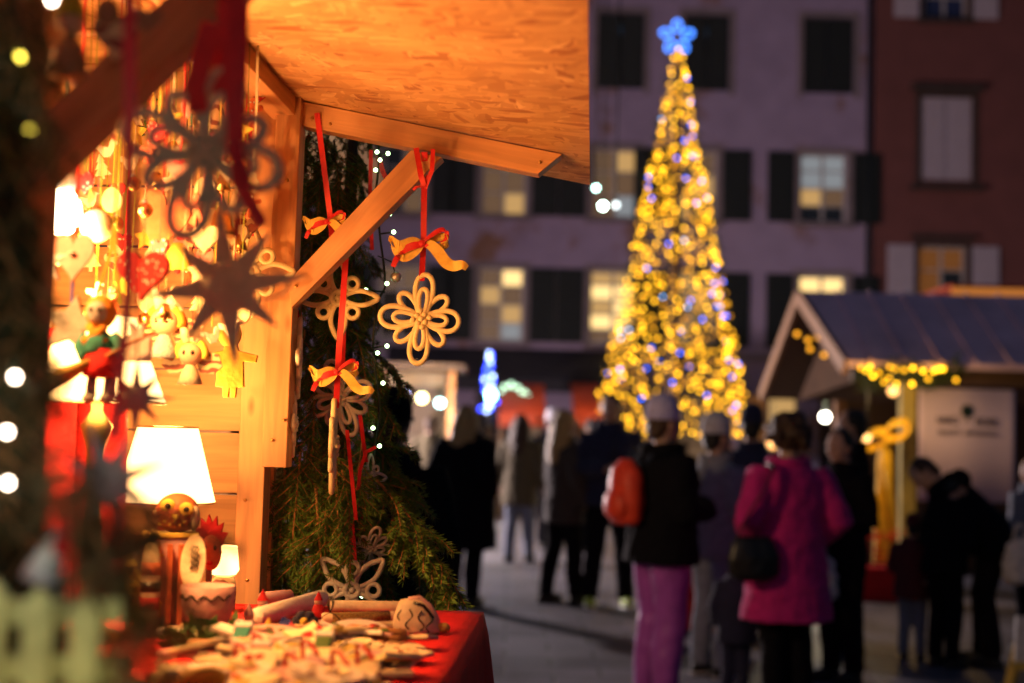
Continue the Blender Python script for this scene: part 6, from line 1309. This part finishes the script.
m = MB(); m.lathe([(11*kk, 30*kk), (9*kk, 44*kk), (3*kk, 60*kk), (0, 66*kk)], p+UP*gb_-SXA*4*kk, 18, rr); m.build('hat', M['red_felt'], o)

# ------------------------------------------------------------------ fir tree, garland, fairy lights
def bough_mesh(seed, L=.34, needle='needle', density=1050, nl=.019):
    rr = random.Random(seed); m = MB(); stems = []
    def curve(p, d, ln, n, droop, r0):
        pts = [V(p)]; d = V(d).normalized()
        for i in range(n): d = (d+V((rr.gauss(0, .05), rr.gauss(0, .05), -droop/n+rr.gauss(0, .03)))).normalized(); pts.append(pts[-1]+d*ln/n)
        stems.append(pts); m.tube(pts, [1.35*r0*(1-.6*i/n) for i in range(n+1)], 5, mi=0); return pts
    main = curve((0, 0, 0), (1, 0, .05), L, 9, .35, .0032)
    for i in range(1, 9):
        for sd in (-1, 1):
            if rr.random() < .12: continue
            p = main[i]; t = (main[i]-main[i-1]).normalized(); ln = L*(.52-.036*i)*(.8+.4*rr.random()); d = t*.75+V((0, sd, 0))*.8+V((0, 0, rr.gauss(-.05, .15)))
            tw = curve(p, d, ln, 5, .45, .0018)
            if ln > L*.3 and rr.random() < .8:
                for j in (2, 3): t2 = (tw[j]-tw[j-1]).normalized(); curve(tw[j], t2*.8+V((rr.gauss(0, .2), -sd*.5 if j % 2 else sd*.6, rr.gauss(0, .2))), ln*.42, 4, .4, .0013)
    for pts in stems:
        for a, b in zip(pts, pts[1:]):
            sg = b-a; n = max(2, int(sg.length*density)); t = sg.normalized(); s1 = t.cross(V((.1, .2, 1))).normalized(); s2 = t.cross(s1)
            for i in range(n):
                th = rr.random()*6.283; out = s1*math.cos(th)+s2*math.sin(th)*.75; d = (t*.62+out*.8+V((0, 0, .12))).normalized(); p = a+sg*((i+rr.random())/n); l_ = nl*(.7+.5*rr.random()); sd = d.cross(V((rr.gauss(0, 1), rr.gauss(0, 1), rr.gauss(0, 1)))).normalized()*.0015
                m.add([p-sd*.6, p+d*l_*.5-sd, p+d*l_, p+d*l_*.5+sd], [(0, 1, 2, 3)], 1)
    o = m.build('bough', [M['twig'], M[needle]], None, local=True); me = o.data; bpy.data.objects.remove(o); return me
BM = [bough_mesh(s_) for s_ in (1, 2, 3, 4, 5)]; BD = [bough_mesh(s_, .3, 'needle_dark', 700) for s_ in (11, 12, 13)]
def put_bough(parent, p, az, pitch, scale=1, meshes=BM, rollx=None):
    o = bpy.data.objects.new('bough', rnd.choice(meshes)); col.objects.link(o); o.parent = parent; o.location = V(p)-wloc(parent)
    o.rotation_euler = (rnd.uniform(-.5, .5) if rollx is None else rollx, pitch, az); o.scale = (scale,)*3; return o
tx, ty = -.545, 3.0
fir = T('fir_tree', 'green fir tree with drooping boughs standing beside the stall post', 'fir tree', S(tx, ty, 0))
m = MB(); m.tube([S(tx, ty, 0), S(tx, ty, 1.2), S(tx+.02, ty, 2.36)], [.05, .035, .006], 10); m.build('trunk', M['bark'], fir)
for i in range(64):
    t = (i+.5)/64; z = .70+1.62*t; reach = max(.13, .52*(1-t)**.95+.03); az = i*2.39996+rnd.gauss(0, .15)
    sx, sy = math.cos(az), math.sin(az)
    if sy < -.0 and sx < .0 and z > .9: reach *= .62                 # the stall wall stands on this side
    if sy > .55: reach *= .9
    put_bough(fir, S(tx+.01*sx, ty+.01*sy, z), az-SA, .45+.35*rnd.random()+.2*t, min(1.25, reach/.34))
for px, py, yl, pit, sc_ in ((272, 455, 2.73, 1.35, .62), (285, 470, 2.71, 1.45, .66), (300, 452, 2.72, 1.3, .72), (316, 488, 2.70, 1.42, .70), (325, 512, 2.69, 1.5, .52), (342, 470, 2.72, 1.2, .62), (335, 430, 2.74, 1.25, .75), (292, 395, 2.75, 1.3, .7), (314, 380, 2.76, 1.3, .72), (305, 330, 2.80, 1.25, .6), (330, 330, 2.82, 1.2, .62), (312, 240, 2.84, 1.3, .55), (326, 262, 2.84, 1.15, .52), (310, 180, 2.86, 1.3, .46), (376, 480, 2.78, .95, .68), (392, 520, 2.8, .85, .66), (362, 440, 2.78, 1.1, .62), (312, 118, 2.86, 1.35, .5), (322, 122, 2.88, 1.3, .5), (334, 140, 2.9, 1.2, .5), (306, 150, 2.84, 1.4, .5), (320, 165, 2.86, 1.3, .5), (338, 180, 2.88, 1.2, .5), (310, 210, 2.85, 1.4, .5), (342, 220, 2.88, 1.15, .5), (328, 225, 2.86, 1.3, .5), (352, 262, 2.88, 1.1, .5), (340, 300, 2.84, 1.25, .55), (300, 265, 2.82, 1.35, .55), (356, 330, 2.86, 1.1, .55), (300, 120, 2.84, 1.4, .5), (348, 380, 2.8, 1.2, .6), (270, 520, 2.74, 1.5, .55), (296, 530, 2.73, 1.5, .5)):
    put_bough(fir, sp(px, py, yl), (R(-90)+rnd.uniform(-.5, .9) if px < 365 else R(-25)+rnd.uniform(-.3, .2))-SA, pit if px < 365 else pit*.75, sc_ if px < 365 else sc_*1.35, rollx=rnd.uniform(-.6, .6))
led = EM('green_white_led', (.6, 1, .45), 9, False)
fs_ = T('fairy_lights', 'string of green-white fairy lights on black wire along the fir edge', 'lights', sp(376, 140, 2.79))
m = MB(); m.tube([sp(376+3*math.sin(py*.05)+(6 if 200 < py < 300 else 0), py, 2.79) for py in range(120, 480, 12)], .0022, 6); m.build('wire', M['wire'], fs_)
for px, py in ((392, 144.5), (388, 153.5), (377, 152), (375.6, 170), (389.6, 214), (393.7, 232), (387, 283.5), (366, 290), (387, 346), (377.6, 353), (383, 383), (373, 428), (379.5, 446), (362, 596), (380, 160)):
    p = sp(px, py, 2.77); m = MB(); m.ell(p, .0042, n=10, m=7); b_ = m.build('light_bulb', led, fs_); x0 = 376+3*math.sin(py*.05)+(6 if 200 < py < 300 else 0)
    m = MB(); m.tube([sp(x0, py+2, 2.79), p.lerp(sp(x0, py+2, 2.79), .15)], .0018, 5); m.build('lead', M['wire'], b_)
bb2 = T('jingle_bell', 'silvery round jingle bell beside the gold bow of the coiled flower', 'bell', sp(396, 277, 2.74)); p = wloc(bb2)
m = MB(); m.ell(p, 5.6*k_of(2.74), n=18, m=12); m.build('ball', M['silver'], bb2); m = MB(); m.tube([p, sp(392, 262, 2.75), sp(378, 256, 2.78)], .0012, 6); m.build('cord', M['wire'], bb2)
# garland on the near end of the stall
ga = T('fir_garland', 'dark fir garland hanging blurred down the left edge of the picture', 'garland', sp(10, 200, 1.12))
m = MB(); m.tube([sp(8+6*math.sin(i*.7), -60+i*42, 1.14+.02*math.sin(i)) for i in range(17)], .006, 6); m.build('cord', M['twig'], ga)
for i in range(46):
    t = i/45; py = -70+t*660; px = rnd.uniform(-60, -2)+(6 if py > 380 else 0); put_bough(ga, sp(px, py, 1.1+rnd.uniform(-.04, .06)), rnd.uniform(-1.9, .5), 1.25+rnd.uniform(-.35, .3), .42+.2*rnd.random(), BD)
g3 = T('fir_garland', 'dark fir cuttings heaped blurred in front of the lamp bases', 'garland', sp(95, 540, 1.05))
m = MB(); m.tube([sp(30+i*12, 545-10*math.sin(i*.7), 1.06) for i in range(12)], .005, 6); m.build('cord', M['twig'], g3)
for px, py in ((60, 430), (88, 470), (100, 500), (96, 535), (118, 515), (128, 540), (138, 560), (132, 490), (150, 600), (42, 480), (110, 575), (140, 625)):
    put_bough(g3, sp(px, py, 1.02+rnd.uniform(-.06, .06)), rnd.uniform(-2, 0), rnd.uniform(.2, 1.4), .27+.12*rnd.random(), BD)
wl_ = T('fairy_lights', 'white and yellow fairy lights glowing in the left fir garland', 'lights', sp(14, 300, 1.06))
m = MB(); m.tube([sp(16+5*math.sin(py*.03), py, 1.08) for py in range(-40, 560, 20)], .0016, 6); m.build('wire', M['wire'], wl_)
ye = EM('yellow_led', (1, .75, .08), 9, False); we = EM('warm_white_led', (1, .78, .6), 30, False)
for px, py, mt in ((20, 57, ye), (30, 130, ye), (7, 432, we), (8, 483, we), (15, 377, we), (52, 0, we)): m = MB(); m.ell(sp(px, py, 1.045), .0027, n=10, m=7); m.build('light_bulb', mt, wl_)

for px, py, e_ in ((40, 60, .05), (15, 300, .04), (8, 470, .05)): plight('led_glow', sp(px+14, py, 1.0), e_, (1, .8, .62), .02, wl_)
cs = T('fairy_lights', 'added cool white light string below view to light the picket crate', 'lights', S(-.36, .8, TOPZ))  # added string, out of view, put here to light the crate
m = MB(); m.tube([sp(-30+i*18, 735+8*math.sin(i*1.3), .80) for i in range(11)], .0016, 6); m.build('wire', M['wire'], cs)
ce = EM('added_crate_led', (.8, 1, .8), 20, False)
for i in range(8): m = MB(); m.ell(sp(-20+i*22, 731+6*math.sin(i*1.9), .79), .003, n=8, m=6); m.build('light_bulb', ce, cs)
for px in (10, 100): plight('led_glow', sp(px, 700, .72), .3, (1, .86, .36), .02, cs)

sc_h = MB
for px, py, yl in ((276, 180, 2.598), (287, 180, 2.556), (284, 420, 2.556), (272, 440, 2.556), (312, 118, 2.576), (330, 124, 2.576), (540, 162, 2.576), (296, 286, 2.543), (425, 158, 2.543), (245, 500, 2.596), (247, 580, 2.596), (262, 240, 2.598)):
    m = MB(); p = sp(px, py, yl); m.lathe([(0, .0014), (.0024, .0012), (.003, .0002), (.003, -.002)], p, 10, FR); part(m, 'screw', 'steel') if False else m.build('screw', M['brass'], stall)

m = MB(); m.ell(sp(-30, 520, .86), .003, n=8, m=6); m.build('light_bulb', ce, cs); m = MB(); m.tube([sp(-30, 735, .80), sp(-34, 640, .83), sp(-30, 522, .86)], .0016, 6); m.build('lead', M['wire'], cs)
plight('led_glow', sp(-26, 515, .84), .16, (.85, .95, 1), .02, cs)  # added bulb and light, out of view, to brighten the gnome
